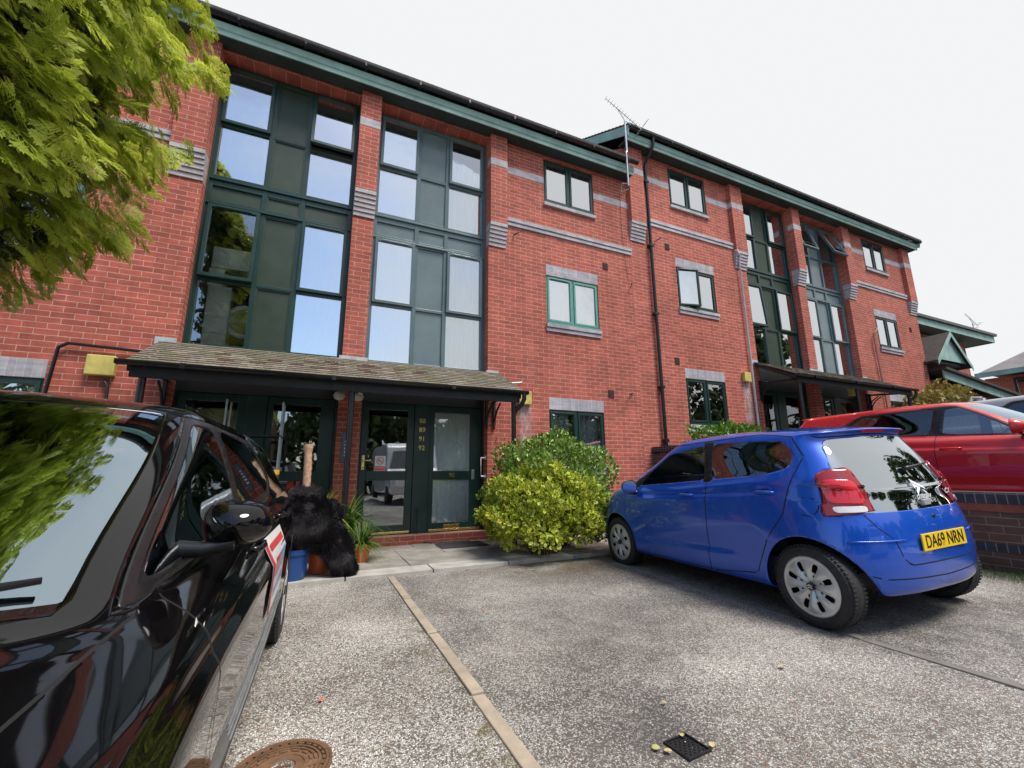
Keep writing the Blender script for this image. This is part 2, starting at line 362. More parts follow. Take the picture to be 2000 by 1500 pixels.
# ------------------------------------------------------------ building
W = 6.77; YP = 6.66; YF = 7.0
def curtain(parent, x0, x1, z0, z1, y, m=None, folds=9, amp=.018, name='curtain'):
    nx = max(12, int((x1-x0)*60)); V = []; 
    for i in range(nx+1):
        x = x0+(x1-x0)*i/nx; yy = y+amp*math.sin(i/nx*folds*2*math.pi+.6*math.sin(i*.4))
        V += [(x, yy, z0), (x, yy, z1)]
    F = [(2*i, 2*i+2, 2*i+3, 2*i+1) for i in range(nx)]
    return fast(name, V, F, m or CLOTH, parent=parent, smooth=True)
def room(parent, x0, x1, z0, z1, y, d=1.6, m=None):
    mb = MB(); e = .02
    mb.add([(x0-e, y, z0-e), (x1+e, y, z0-e), (x1+e, y, z1+e), (x0-e, y, z1+e), (x0-e, y+d, z0-e), (x1+e, y+d, z0-e), (x1+e, y+d, z1+e), (x0-e, y+d, z1+e)],
           [(4, 5, 6, 7), (0, 1, 5, 4), (3, 7, 6, 2), (0, 4, 7, 3), (1, 2, 6, 5)])
    return mb.build('room_interior', m or INT, parent)
def sash(parent, x0, x1, z0, z1, y, m, ang=0, bead=.05, glass=None, hinge='top', vent=True):
    fr = MB(); d0, d1 = y-.045, y+.02
    for a, b, c, d in ((x0, x0+bead, z0, z1), (x1-bead, x1, z0, z1), (x0+bead, x1-bead, z0, z0+bead), (x0+bead, x1-bead, z1-bead, z1)): fr.box(a, b, d0, d1, c, d)
    if vent: fr.box(x0+bead*2, x1-bead*2.2, d0-.014, d0-.0005, z1-bead*.85, z1-bead*.35)
    o = fr.build('casement', m, parent, bevel=.004)
    g = MB(); g.box(x0+bead-.002, x1-bead+.002, y-.02, y-.012, z0+bead-.002, z1-bead+.002); go = g.build('pane', glass or PANE, o)
    if ang:
        if hinge == 'top': p = Vector((0, y-.045, z1)); R = Matrix.Rotation(rad(-ang), 4, 'X')
        elif hinge == 'left': p = Vector((x0, y-.045, 0)); R = Matrix.Rotation(rad(-ang), 4, 'Z')
        else: p = Vector((x1, y-.045, 0)); R = Matrix.Rotation(rad(ang), 4, 'Z')
        o.matrix_local = Matrix.Translation(p) @ R @ Matrix.Translation(-p)
    return o
def pane(parent, x0, x1, z0, z1, y, glass=None):
    g = MB(); g.box(x0, x1, y-.004, y+.004, z0, z1); return g.build('pane', glass or PANE, parent)
def small_window(B, x0, x1, z0, z1, m, sills, lintel, curt=True, opened=None, glass=None):
    t = bpy.data.objects.new('window', None); C.objects.link(t); t.parent = B
    y = W+.05; e = .03
    fr = MB(); fr.box(x0, x0+e, y-.03, y+.05, z0, z1); fr.box(x1-e, x1, y-.03, y+.05, z0, z1); fr.box(x0+e, x1-e, y-.03, y+.05, z0, z0+e); fr.box(x0+e, x1-e, y-.03, y+.05, z1-e, z1)
    xm = (x0+x1)/2; fr.box(xm-.022, xm+.022, y-.028, y+.05, z0+e, z1-e); fr.box(x0-.0, x1+.0, y-.085, y-.031, z0-.03, z0+.004)
    fr.build('frame', m, t, bevel=.004)
    sash(t, x0+e, xm-.023, z0+e, z1-e, y, m, ang=opened or 0, bead=.042, hinge='left', glass=glass); sash(t, xm+.023, x1-e, z0+e, z1-e, y, m, bead=.042, glass=glass, vent=False)
    if lintel: l = MB(); l.box(x0-.0, x1+.0, W-.004, W+.1, z1+.003, z1+.225); l.build('lintel', BS, t)
    sb = MB(); zz = z0-.035
    for i in range(sills):
        sb.box(x0-.02, x1+.02, W-.05+.022*i, W+.09, zz-.068, zz); zz -= .078
    sb.build('sill', BB, t, bevel=.004)
    if curt:
        curtain(t, x0, xm-.1, z0, z1, y+.12); curtain(t, xm+.08, x1, z0, z1, y+.12)
    room(t, x0, x1, z0, z1, y+.052, 1.0)
    return t
def bay(B, x0, m, pm, upper, seed, glm={}):
    t = bpy.data.objects.new('bay_window', None); C.objects.link(t); t.parent = B
    X = [0, .07, .71, .78, 1.24, 1.31, 1.95, 2.02]; X = [x0+a for a in X]; y = YF
    Z = dict(b=2.70, B2=(2.78, 3.71), B1=(3.76, 4.87), sp=(4.98, 5.21), T2=(5.39, 6.24), T1=(6.30, 7.26), top=7.34)
    fr = MB()
    for a, b in ((0, 1), (2, 3), (4, 5), (6, 7)): fr.box(X[a], X[b], y-.03, y+.06, 2.70, 7.34)
    fr.box(X[0], X[0]+.02, y-.06, y-.031, 2.7, 7.34); fr.box(X[7]-.02, X[7], y-.06, y-.031, 2.7, 7.34)
    for a, b in ((1, 2), (3, 4), (5, 6)):
        for z0, z1 in ((2.70, 2.78), (3.71, 3.76), (4.87, 4.98), (5.21, 5.39), (6.24, 6.30), (7.26, 7.34)):
            fr.box(X[a], X[b], y-.027, y+.055, z0, z1)
    for zz in (4.90, 5.30): fr.box(X[0]+.02, X[7]-.02, y-.055, y-.031, zz, zz+.03)
    fr.build('frame', m, t, bevel=.004)
    rows = [Z['B2'], Z['B1'], Z['T2'], Z['T1']]
    for a, b in ((1, 2), (5, 6)):
        p_ = MB(); p_.box(X[a], X[b], y+.0, y+.02, 4.98, 5.21); p_.build('infill_panel', pm, t)
    for z0, z1 in ((2.78, 3.71), (3.76, 4.87), (4.98, 5.21), (5.39, 6.24), (6.30, 7.26)):
        p_ = MB(); p_.box(X[3], X[4], y+.0, y+.02, z0, z1)
        if m is GREEN:     # raised moulding round each panel
            for q in ((X[3], X[3]+.018, z0, z1), (X[4]-.018, X[4], z0, z1), (X[3]+.018, X[4]-.018, z0, z0+.018), (X[3]+.018, X[4]-.018, z1-.018, z1)): p_.box(q[0], q[1], y-.018, y-.001, q[2], q[3])
        p_.build('infill_panel', pm, t)
    for k, (a, b) in enumerate(((1, 2), (5, 6))):
        gl = glm.get(k); gl_ = DPANE if (seed == 1 and k == 0) else gl; pane(t, X[a], X[b], 2.78, 3.71, y+.01, gl_); pane(t, X[a], X[b], 5.39, 6.24, y+.01, gl)
        sash(t, X[a]-.012, X[b]+.012, 3.745, 4.885, y-.03, m, ang=upper.get(('B', k), 0), glass=gl_); sash(t, X[a]-.012, X[b]+.012, 6.285, 7.275, y-.03, m, ang=upper.get(('T', k), 0), glass=gl)
        for r, (z0, z1) in (('B', (2.72, 4.95)), ('T', (5.3, 7.3))):
            c_ = upper.get(('c', r, k), 1)
            if c_ == 1: curtain(t, X[a]-.03, X[b]+.03, z0, z1, y+.11, folds=8)
            elif c_ == 2: curtain(t, X[a]-.03, X[b]+.03, z0, z1, y+.11, folds=5, amp=.03)
    room(t, X[0], X[7], 2.72, 4.93, y+.061, 1.8); room(t, X[0], X[7], 5.3, 7.33, y+.061, 1.8, INTW if seed == 2 else INT)
    return t
def door(B, x0, x1, z0, z1, gx0, gx1, m, glass, handle=0, label=None):
    fr = MB(); y = YF
    zs = [(z0, z0+.13), (.90, 1.04), (1.99, z1)]
    fr.box(x0, gx0, y-.02, y+.03, z0, z1); fr.box(gx1, x1, y-.02, y+.03, z0, z1)
    for a, b in zs: fr.box(gx0, gx1, y-.018, y+.03, a, b)
    o = fr.build('door', m, B, bevel=.004)
    pane(o, gx0, gx1, z0+.13, .90, y+.005, glass); pane(o, gx0, gx1, 1.04, 1.99, y+.005, glass)
    k = MB(); k.box(x0+.02, x1-.02, y-.04, y-.0205, z0+.005, z0+.04); k.build('weather_bar', BRASS, o, bevel=.003)
    if handle:
        k = MB(); hx = x0+.05 if handle < 0 else x1-.05; k.box(hx-.02, hx+.02, y-.03, y-.0205, 1.06, 1.28); k.tube([(hx, y-.03, 1.2), (hx, y-.075, 1.2), (hx-.11*handle, y-.075, 1.2)], .009); k.build('handle', BRASS, o, smooth=40)
    return o
def block(name, label, ox, oz, zbot, right_end, v):
    B = thing(name, label, 'building', (ox, 0, oz))
    xa, xb = -5.44, 5.92+(.41 if right_end else 0); ztop = 7.42
    wins = [(-4.16, -2.96), (3.80, 5.0)]
    bays = [(-1.757, .263), (.59, 2.61)]
    # front wall as a grid of cells minus openings, with reveals
    holes = []
    for a, b in wins: holes += [(a, b, 1.147, 2.122), (a, b, 3.79, 4.747), (a, b, 6.34, 7.315)]
    for a, b in bays: holes.append((a, b, .10, 7.34))
    xs = sorted({xa, xb}|{h[i] for h in holes for i in (0, 1)}); zs = sorted({zbot, ztop}|{h[i] for h in holes for i in (2, 3)})
    mb = MB()
    inside = lambda x, z: any(h[0] < x < h[1] and h[2] < z < h[3] for h in holes)
    for i in range(len(xs)-1):
        for j in range(len(zs)-1):
            if not inside((xs[i]+xs[i+1])/2, (zs[j]+zs[j+1])/2):
                mb.quad((xs[i], W, zs[j]), (xs[i+1], W, zs[j]), (xs[i+1], W, zs[j+1]), (xs[i], W, zs[j+1]))
    for a, b, c, d in holes:
        D = YF+.07 if (b-a) > 1.5 else W+.103
        mb.quad((a, W, c), (a, D, c), (a, D, d), (a, W, d)); mb.quad((b, W, c), (b, W, d), (b, D, d), (b, D, c))
        mb.quad((a, W, c), (b, W, c), (b, D, c), (a, D, c)); mb.quad((a, W, d), (a, D, d), (b, D, d), (b, W, d))
    # side and back walls, gables
    YB = 15.5; YR = (W+YB)/2; RZ = 7.70+.57*(YR-6.42)
    for x in (xa, xb):
        mb.poly([(x, W, zbot), (x, YB, zbot), (x, YB, ztop), (x, YR, RZ-.15), (x, W, ztop)])
    mb.quad((xa, YB, zbot), (xb, YB, zbot), (xb, YB, ztop), (xa, YB, ztop))
    me_o = mb.build('wall', BR, B)
    # projecting upper piers with corbels
    piers = [(-2.17, -1.757), (.263, .59), (2.61, 2.95), (-5.44, -5.03)]+([(5.92, 6.33)] if right_end else [])
    for a, b in piers:
        pm = MB(); cb = MB(); lb = MB()
        pm.box(a, b, YP, W-.001, 5.545, 7.40); 
        for k in range(6):      # six corbelled blue courses
            yy = W-.018*(k+1)-.004; zt = 5.095+.075*k
            cb.box(a-.001, b+.001, yy, W+.12, zt+.004, zt+.071); pm.box(a+.002, b-.002, yy+.012, W-.001, zt-.004, zt+.004)
        pm.build('pier', BR, B); cb.build('corbel', BB, B, bevel=.003)
        lb.box(a-.001, b+.001, YP-.003, W+.05, 6.73, 6.88); lb.build('light_band', BB, B)
        
    segs = [(-5.03, -2.17), (2.95, 5.92)]
    for a, b in segs:
        cuts = [w_ for w_ in wins if a < w_[0] < b][0]
        for q0, q1 in ((a, cuts[0]-.002), (cuts[1]+.002, b)): m1 = MB(); m1.box(q0, q1, W-.003, W+.05, 6.73, 6.88); m1.build('light_band', BB, B)
        sc = MB(); sc.box(a, b, W-.028, W+.05, 5.598, 5.668); sc.box(a, b, W-.045, W+.05, 5.677, 5.75); sc.build('string_course', BB, B, bevel=.003)
    # windows
    for i, (a, b) in enumerate(wins):
        m = v.get('wm', GREEN)
        small_window(B, a, b, 1.147, 2.122, GREEN, 2, True, glass=CPANE); small_window(B, a, b, 3.79, 4.747, v.get('w1m', GREEN), 2, True, opened=v.get(('open1', i)), glass=v.get('wg'))
        small_window(B, a, b, 6.34, 7.315, GREEN, 1, False, curt=v.get('c2', True), glass=v.get('wg'))
    # eaves
    e = MB(); xe0, xe1 = xa-(.0 if right_end is False else .14), xb+(.25 if right_end else -.02)
    e.prism([(6.49, 7.38), (6.51, 7.38), (6.51, 7.58), (6.47, 7.58), (6.47, 7.465), (6.49, 7.45)], 0, xe0, xe1); e.build('fascia', FASC, B)
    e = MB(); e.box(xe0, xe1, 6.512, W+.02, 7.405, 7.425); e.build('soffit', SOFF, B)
    e = MB(); pr = [(.055*math.cos(t), .055*math.sin(t)) for t in [math.pi+math.pi*k/8 for k in range(9)]]
    e.prism([(6.405+a, 7.65+b) for a, b in pr]+[(6.405+.05*math.cos(t), 7.652+.05*math.sin(t)) for t in [2*math.pi-math.pi*k/8 for k in range(9)]], 0, xe0-.02, xe1+.06)
    x = xe0+.3
    while x < xe1:
        e.box(x, x+.03, 6.345, 6.465, 7.59, 7.655); x += .9
    e.build('gutter', BLACK, B)
    rf = MB(); n_ = 36
    for k in range(n_):
        t0, t1 = k/n_, (k+1)/n_; L_ = YR-6.36; ya, yb_ = 6.36+L_*t0, 6.36+L_*t1+.02; za, zb = 7.655+.57*L_*t0, 7.655+.57*(L_*t1+.02)
        rf.add([(xe0-.03, ya, za), (xe1+.03, ya, za), (xe1+.03, yb_, zb), (xe0-.03, yb_, zb), (xe0-.03, ya, za+.045), (xe1+.03, ya, za+.045), (xe1+.03, yb_, zb+.02), (xe0-.03, yb_, zb+.02)], [(0, 1, 2, 3), (4, 5, 6, 7), (0, 1, 5, 4), (0, 3, 7, 4), (1, 2, 6, 5)])
    zr = 7.655+.57*(YR-6.36); rf.add([(xe0-.03, YR, zr), (xe1+.03, YR, zr), (xe1+.03, YB+.4, 7.6), (xe0-.03, YB+.4, 7.6)], [(0, 1, 2, 3)])
    rf.build('roof', ROOFT, B)
    if right_end is not False:
        for x0_, x1_ in ((xe0-.025, xe0+.0), (xe1, xe1+.025)):
            bg_ = MB(); bg_.prism([(6.43, 7.44), (YR, zr-.22), (YR, zr-.005), (6.38, 7.655)], 0, x0_, x1_); bg_.build('bargeboard', FASC, B)
    # bays
    for i, (a, b) in enumerate(bays): bay(B, a, *v['bay'][i])
    # ground-floor entrances under the canopy
    for i, (a, b) in enumerate(bays):
        fr = MB()
        fr.box(a, a+.0+.03, YF-.05, YF+.05, .10, 2.70); fr.box(b-.03, b, YF-.05, YF+.05, .10, 2.70); hp = MB(); hp.box(a+.03, b-.03, YF-.04, YF+.05, 2.10, 2.70); hp.build('head_panel', BLKM, B)
        fr.box(a+.03, b-.03, YF-.06, YF+.05, .04, .10)
        fr.box(a+.84, a+1.09, YF-.035, YF+.05, .10, 2.10); fr.build('door_frame', GREEN, B, bevel=.004)
        d1 = door(B, a+.035, a+.835, .105, 2.095, a+.13, a+.73, GREEN, DPANE, handle=-1)
        d2 = door(B, a+1.095, b-.035, .105, 2.095, a+1.17, a+1.79, GREEN, DPANE)
        if i == 1:
            curtain(d2, a+1.15, a+1.81, .2, 2.0, YF+.035, folds=11, amp=.010, m=LACE)
            if not right_end:
                lt = MB(); lt.box(a+1.36, a+1.62, YF-.03, YF-.0185, .135, .205); lt.build('letter_plate', BRASS, d2, bevel=.003)
                ps = MB(); ps.box(a+1.815, a+1.865, YF-.032, YF-.0205, .90, 1.06); ps.build('lock_plate', STEEL, d2, bevel=.003)
                text('house_number', '90', .10, BRASS, d2, Matrix.Translation((a+1.48, YF-.021, .97)) @ UP)
                for s_, zz in (('88', 1.835), ('89', 1.69), ('91', 1.545), ('92', 1.40)): text('house_number', s_, .105, BRASS, B, Matrix.Translation((a+.965, YF-.039, zz)) @ UP)
                sg = MB(); sg.box(a+.26, a+.42, YF-.012, YF-.001, 1.045, 1.27); so2 = sg.build('notice', WHITE, d1)
                rd = MB(); rd.cur = 0; Rr = Matrix.Translation((a+.34, YF-.014, 1.195)) @ UP
                rd.lathe([(.045, 0), (.055, 0), (.055, .001), (.045, .001)], 28, Rr); rd.box(-.045, .045, -.005, .005, 0, .001, Rr @ Matrix.Rotation(rad(-45), 4, 'Z')); rd.box(a+.265, a+.415, YF-.014, YF-.0125, 1.05, 1.115); rd.build('red_symbol', mat('sign_red', (.75, .12, .13), .4), so2)
                ck = MB(); ck.box(a+.31, a+.365, YF-.0145, YF-.013, 1.19, 1.20); ck.build('cigarette_symbol', BLACK, so2)
                text('notice_text', 'NO SMOKING', .021, WHITE, so2, Matrix.Translation((a+.34, YF-.0142, 1.09)) @ UP, .0005)
        else:
            rr = MB(); rr.box(a+.05, a+.8, YF+.2, YF+.22, 1.5, 1.9); rr.build('notice_board', INTW, d1)
        room(B, a, b, .1, 2.1, YF+.1, 1.6)
    # canopy
    K = bpy.data.objects.new('canopy', None); C.objects.link(K); K.parent = B
    cx0, cx1 = -1.93, 2.80; ya, za, yb_, zb = 5.80, 2.205, W-.002, 2.69
    tl = MB(); rows = 11; dv = Vector((0, yb_-ya, zb-za)); Ls = dv.length; dv.normalize(); nrm = Vector((0, -dv.z, dv.y))
    for r in range(rows):
        s0 = Ls*r/rows; x = cx0-(.085 if r % 2 else 0)
        while x < cx1-.005:
            xa_, xb_ = max(x, cx0)+.002, min(x+.17, cx1)-.002; x += .17
            if xb_-xa_ < .02: continue
            lift = random.uniform(0, .004); a_ = Vector((0, ya, za))+dv*(s0-.012)+nrm*(.014+lift); b_ = Vector((0, ya, za))+dv*min(Ls, s0+Ls/rows+.01)+nrm*.004
            th = nrm*.013
            vs = [(xx, p.y, p.z) for xx in (xa_, xb_) for p in (a_, b_, a_+th, b_+th)]
            tl.cur = random.choice((0, 0, 0, 1, 2)) if not (0.2 < (xa_+2)/5+.1*random.random() < .75 and 2 < r < 8 and random.random() < .22) else 3
            tl.add(vs, [(0, 1, 3, 2), (4, 6, 7, 5), (0, 4, 5, 1), (2, 3, 7, 6), (0, 2, 6, 4), (1, 5, 7, 3)])
    TM = [mat('canopy_tile', (.17, .145, .115), .9, .35, 25, bump=.006, bs=60), mat('canopy_tile_mossy', (.14, .135, .075), .95, .4, 30, bump=.008, bs=60), mat('canopy_tile_pale', (.24, .21, .17), .9, .3, 25, bump=.006, bs=60), mat('canopy_tile_brown', (.10, .05, .035), .95, .5, 40, bump=.01, bs=50)]
    tl.build('tile_course', TM, K)
    lm = MB()     # debris on the tiles
    for _ in range(130):
        s0 = random.uniform(0, Ls); x = random.uniform(cx0, cx1); p = Vector((x, ya, za))+dv*s0+nrm*.036; a = random.uniform(0, 3.1); q = random.uniform(.006, .018)
        e1 = Vector((math.cos(a), dv.y*math.sin(a), dv.z*math.sin(a)))*q; e2 = nrm.cross(e1)*.6; lm.add([p-e1, p-e2+nrm*.004, p+e1, p+e2+nrm*.003], [(0, 1, 2, 3)])
    lm.build('dead_leaves', mat('dead_leaf', (.42, .36, .22), .9, .4, 30), K)
    bd = MB(); bd.prism([(ya+.01, za-.01), (yb_-.03, zb-.025), (yb_-.03, zb-.10), (ya+.03, za-.10)], 0, cx0+.01, cx0+.04); bd.prism([(ya+.01, za-.01), (yb_-.03, zb-.025), (yb_-.03, zb-.10), (ya+.03, za-.10)], 0, cx1-.04, cx1-.01)
    bd.box(cx0+.04, cx1-.04, ya+.01, ya+.035, za-.165, za-.005); bd.quad((cx0+.04, ya+.03, za-.02), (cx1-.04, ya+.03, za-.02), (cx1-.04, W-.03, zb-.04), (cx0+.04, W-.03, zb-.04))
    bd.box(cx0+.04, cx1-.04, ya+.1, ya+.16, za-.10, za-.03)
    bd.build('timber', BLKM, K)
    gu = MB(); pr = [(ya-.055+.052*math.cos(t), za+.0+.052*math.sin(t)) for t in [math.pi+math.pi*k/8 for k in range(9)]]; pr2 = [(ya-.055+.046*math.cos(t), za+.002+.046*math.sin(t)) for t in [2*math.pi-math.pi*k/8 for k in range(9)]]
    gu.prism(pr+pr2, 0, cx0-.06, cx1+.06); gu.box(cx0-.062, cx0-.057, ya-.107, ya-.003, za-.05, za+.002); gu.box(cx1+.057, cx1+.062, ya-.107, ya-.003, za-.05, za+.002)
    x = cx0+.5
    while x < cx1: gu.box(x, x+.05, ya-.112, ya-.0, za-.057, za+.004); x += 1.55
    gu.build('gutter', BLACK, K, smooth=40)
    for px_ in (-1.78, .38, cx1-.12):
        pp = MB(); pp.tube([(px_, ya+.06, zbot+.2), (px_, ya+.06, za-.10)], .036, 14); pp.build('post', BLACK, K, smooth=40)
    dp = MB(); dp.tube([(cx1+.0, ya-.06, za-.03), (cx1+.0, ya-.06, za-.12), (cx1-.03, ya-.03, za-.20), (cx1-.09, ya+.04, za-.27), (cx1-.12, ya+.06, za-.33)], .034, 12); dp.build('downpipe', BLACK, K, smooth=60)
    for bx in (cx0+.12, cx1-.22, 2.72):
        br = MB(); br.box(bx-.02, bx+.02, W-.05, W-.002, 1.78, 2.25); br.tube([(bx, W-.04, 1.86), (bx, W-.14, 2.02), (bx, W-.30, 2.13)], .016, 8); br.tube([(bx, W-.03, 2.2), (bx, ya+.1, 2.12)], .018, 8); br.lathe([(0.001, -.03), (.022, -.015), (.022, .01), (.001, .03)], 10, Matrix.Translation((bx, W-.03, 1.75))); br.build('bracket', BLKM, K)
    fl = MB(); fl.box(-2.0, -1.77, W-.012, W-.002, 2.66, 2.76); fl.box(.22, .63, W-.012, W-.002, 2.64, 2.75); fl.box(2.58, 2.80, W-.012, W-.002, 2.64, 2.74); fl.build('flashing', LEAD, K)
    return B
v1 = dict(w1m=TEAL, c2=False, bay=[(GREEN, GREY, {('B', 0): 2, ('T', 1): 5, ('c', 'B', 0): 0, ('c', 'T', 0): 0, ('c', 'T', 1): 0}, 1), (SLATE, SLATE2, {('c', 'T', 0): 0}, 2, {1: CPANE})])
v2 = dict(c2=True, bay=[(GREEN, GREY, {('B', 0): 4}, 3), (SLATE, SLATE2, {('T', 0): 16, ('T', 1): 22, ('c', 'T', 1): 0}, 2)])
v2[('open1', 0)] = 14
B1 = block('apartment_building', 'red brick three storey flats with dark green bays and doors numbered 88 to 92', 0, 0, -.4, False, v1)
B2 = block('apartment_building', 'taller stepped up red brick block of flats behind the blue and red cars', 11.36, .871, -1.4, True, v2)
# odds and ends fixed to the walls
def pipe(B, pts, r, m, name='drainpipe', n=10): mb = MB(); mb.tube(pts, r, n); return mb.build(name, m, B, smooth=50)
dp = MB(); dp.tube([(6.47, 6.42, 8.46), (6.47, 6.42, 8.30), (6.46, 6.50, 8.18), (6.45, 6.68, 8.02), (6.44, 6.70, 7.9), (6.44, 6.70, .5)], .036, 12)
for zz in (7.5, 5.9, 4.3, 2.7, 1.6): dp.box(6.385, 6.495, 6.66, 6.765, zz, zz+.05)
o = dp.build('drainpipe', BLACK, B2, smooth=40); o.location = (-11.36, 0, -.871)
o = pipe(B2, [(9.20, 6.72, 6.42), (9.20, 6.66, 6.40), (9.28, 6.66, 6.25), (9.28, 6.70, 6.2), (9.28, 6.72, .9)], .024, mat('grey_pipe', (.55, .57, .60), .45, .15)); o.location = (-11.36, 0, -.871)
o = pipe(B2, [(14.95, 6.72, 5.15), (14.95, 6.66, 5.15), (14.80, 6.66, 5.0), (14.78, 6.71, 4.9), (14.85, 6.72, 2.6)], .024, mat('red_pipe', (.42, .20, .17), .6, .15)); o.location = (-11.36, 0, -.871)
pipe(B1, [(-3.0, 6.72, .3), (-2.88, 6.72, 2.50), (-2.80, 6.72, 2.56), (-1.95, 6.72, 2.53)], .020, BLACK)
pipe(B1, [(-2.42, 6.74, 2.15), (-2.36, 6.72, 2.05), (-2.33, 6.74, .4)], .018, BLACK)
def boxy(B, x, z, w_=.25, h=.24, off=(0, 0, 0), st=False):
    mb = MB(); mb.box(x, x+w_, W-.09, W-.001, z, z+h); o = mb.build('alarm_box', CREAM, B, bevel=.012); o.location = off
O2 = (-11.36, 0, -.871)
boxy(B1, -2.60, 2.19, .28, .25); boxy(B1, 3.16, 2.17, .25, .24); boxy(B2, 8.97, 3.05, .22, .23, O2); boxy(B2, 13.1, 3.0, .2, .2, O2)
VENT = mat('vent', (.08, .045, .04), .7)
for x, z, off, B in ((5.15, 5.13, (0, 0, 0), B1), (5.13, 2.43, (0, 0, 0), B1), (6.92, 5.98, O2, B2), (6.93, 3.28, O2, B2), (17.05, 5.35, O2, B2)):
    mb = MB(); mb.box(x, x+.13, W-.012, W-.001, z, z+.15)
    for k in range(5): mb.box(x+.01, x+.12, W-.02, W-.0125, z+.015+.028*k, z+.027+.028*k)
    o = mb.build('air_vent', VENT, B); o.location = off
mb = MB(); mb.tube([(3.0, 6.76, 2.53), (3.02, 6.69, 2.53), (3.22, 6.69, 2.56), (3.24, 6.69, 2.63), (3.24, 6.72, 2.63)], .012, 8); mb.build('overflow_pipe', STEEL, B1)
for pts in ([(3.12, 6.76, 5.42), (3.14, 6.62, 5.40), (3.20, 6.62, 5.44)], [(5.9, 6.76, 4.95), (5.75, 6.62, 4.86)], [(5.72, 6.76, 2.55), (5.55, 6.66, 2.50)], [(6.62, 6.76, 6.1), (6.72, 6.64, 6.16)]): 
    mb = MB(); mb.tube(pts, .012, 6); mb.build('wall_hook', BLACK, B1)
mb = MB(); mb.tube([(5.70, 6.75, 7.05), (5.70, 6.752, 6.2), (5.73, 6.752, 5.5), (5.78, 6.752, 5.05)], .004, 5); mb.build('cable', BLACK, B1)
mb = MB(); mb.tube([(2.6, 6.83, 1.25), (2.52, 6.83, 1.25), (2.52, 6.83, .95), (2.6, 6.83, .95)], .014, 10)
for zz in (1.25, .95): mb.lathe([(.001, 0), (.032, 0), (.032, .012), (.001, .012)], 14, Matrix.Translation((2.606, 6.83, zz)) @ Matrix.Rotation(rad(-90), 4, 'Y'))
mb.build('grab_rail', WHITE, B1, smooth=50)
mb = MB(); mb.box(.345, .455, W-.03, W-.001, 1.16, 1.60); o = mb.build('door_entry_panel', mat('panel_metal', (.10, .12, .16), .35, .1, metallic=.6), B1, bevel=.004)
for k in range(5): b_ = MB(); b_.box(.385, .43, W-.036, W-.031, 1.25+.05*k, 1.275+.05*k); b_.build('button', WHITE, o)
for x in (.24, .50): mb = MB(); mb.lathe([(.001, -.07), (.06, -.05), (.085, 0), (.06, .05), (.001, .07)], 16, Matrix.Translation((x+.02, W-.08, 2.12))); mb.build('bulkhead_light', mat('lamp_cream', (.6, .55, .45), .4), B1, smooth=True)
mb = MB(); mb.tube([(1.50, 6.86, .5), (1.5, 6.86, .12), (1.52, 6.80, .0), (1.7, 6.72, -.02), (2.3, 6.70, -.02)], .009, 8); mb.build('hose', BLACK, B1, smooth=60)
# efflorescence below two boxes: mineral bloom on the bricks
def bloom(B, x0, x1, z0, z1, off=(0, 0, 0)):
    t = MAT.get('bloom')
    if not t:
        n = NT('bloom'); co = n.coord(); f = n.rng(n.noise(n.coord('Object', (9, 9, 3)), 1.3, 7, .75), .38, .68, 0, .9)
        sp = n.coord('Generated'); s_ = n.new('ShaderNodeSeparateXYZ'); n.l.new(sp, s_.inputs[0]); e = n.math('MULTIPLY', n.rng(n.math('ABSOLUTE', n.math('SUBTRACT', s_.outputs[0], .5)), .15, .5, 1, 0, True), n.rng(s_.outputs[2], 0, .4, 0, 1, True))
        n.set(n.b, Base_Color=(.72, .62, .60, 1), Roughness=.95, Alpha=n.math('MULTIPLY', f, e)); t = n.m; MAT['bloom'] = t
    mb = MB(); mb.quad((x0, W-.003, z0), (x1, W-.003, z0), (x1, W-.003, z1), (x0, W-.003, z1)); o = mb.build('mineral_bloom', t, B); o.location = off
bloom(B1, 3.15, 3.5, .9, 2.2); bloom(B2, 8.9, 9.3, 1.8, 3.1, O2)
# things standing inside the lower left bay window
SC = mat('white_card', (.70, .74, .70), .5, .1)
def boxes():
    t = thing('drawer_tower', 'tall pale plastic drawer tower behind the lower left bay window', 'drawers', (-1.42, 7.22, 2.74))
    mb = MB(); mb.box(-.20, .10, 0, .3, 0, 1.0); mb.box(-.22, -.02, 0, .3, 1.0, 1.28); mb.build('body', SC, t, bevel=.01)
    for k in range(4): m2 = MB(); m2.box(-.185, .085, -.012, -.001, .03+.245*k, .245+.245*k); m2.build('drawer', SC, t, bevel=.008)
    m2 = MB(); m2.box(-.20, .30, -.005, .28, 1.29, 1.62); m2.build('top_box', SC, t, bevel=.01)
boxes()
t = thing('wall_mirror', 'round silver framed mirror leaning behind the lower left bay window', 'mirror', (-1.12, 7.3, 3.25))
mb = MB(); mb.lathe([(.20, -.02), (.26, -.02), (.27, 0), (.26, .02), (.20, .02)], 36, UP @ Matrix.Scale(1, 4)); mb.build('frame', STEEL, t, smooth=50)
mb = MB(); mb.lathe([(.001, 0), (.20, 0)], 36, UP); mb.build('mirror_glass', CHROME, t)
mb = MB(); mb.box(-.03, .03, 0, .05, 0, 1.3); o = mb.build('timber_plank', mat('pine', (.45, .26, .10), .6, .2, 9), bevel=.004); o.location = (-.98, 7.16, 2.74); o.rotation_euler = (0, rad(-4), 0); tag(o, 'upright pine plank propped inside the lower left bay window', 'plank')
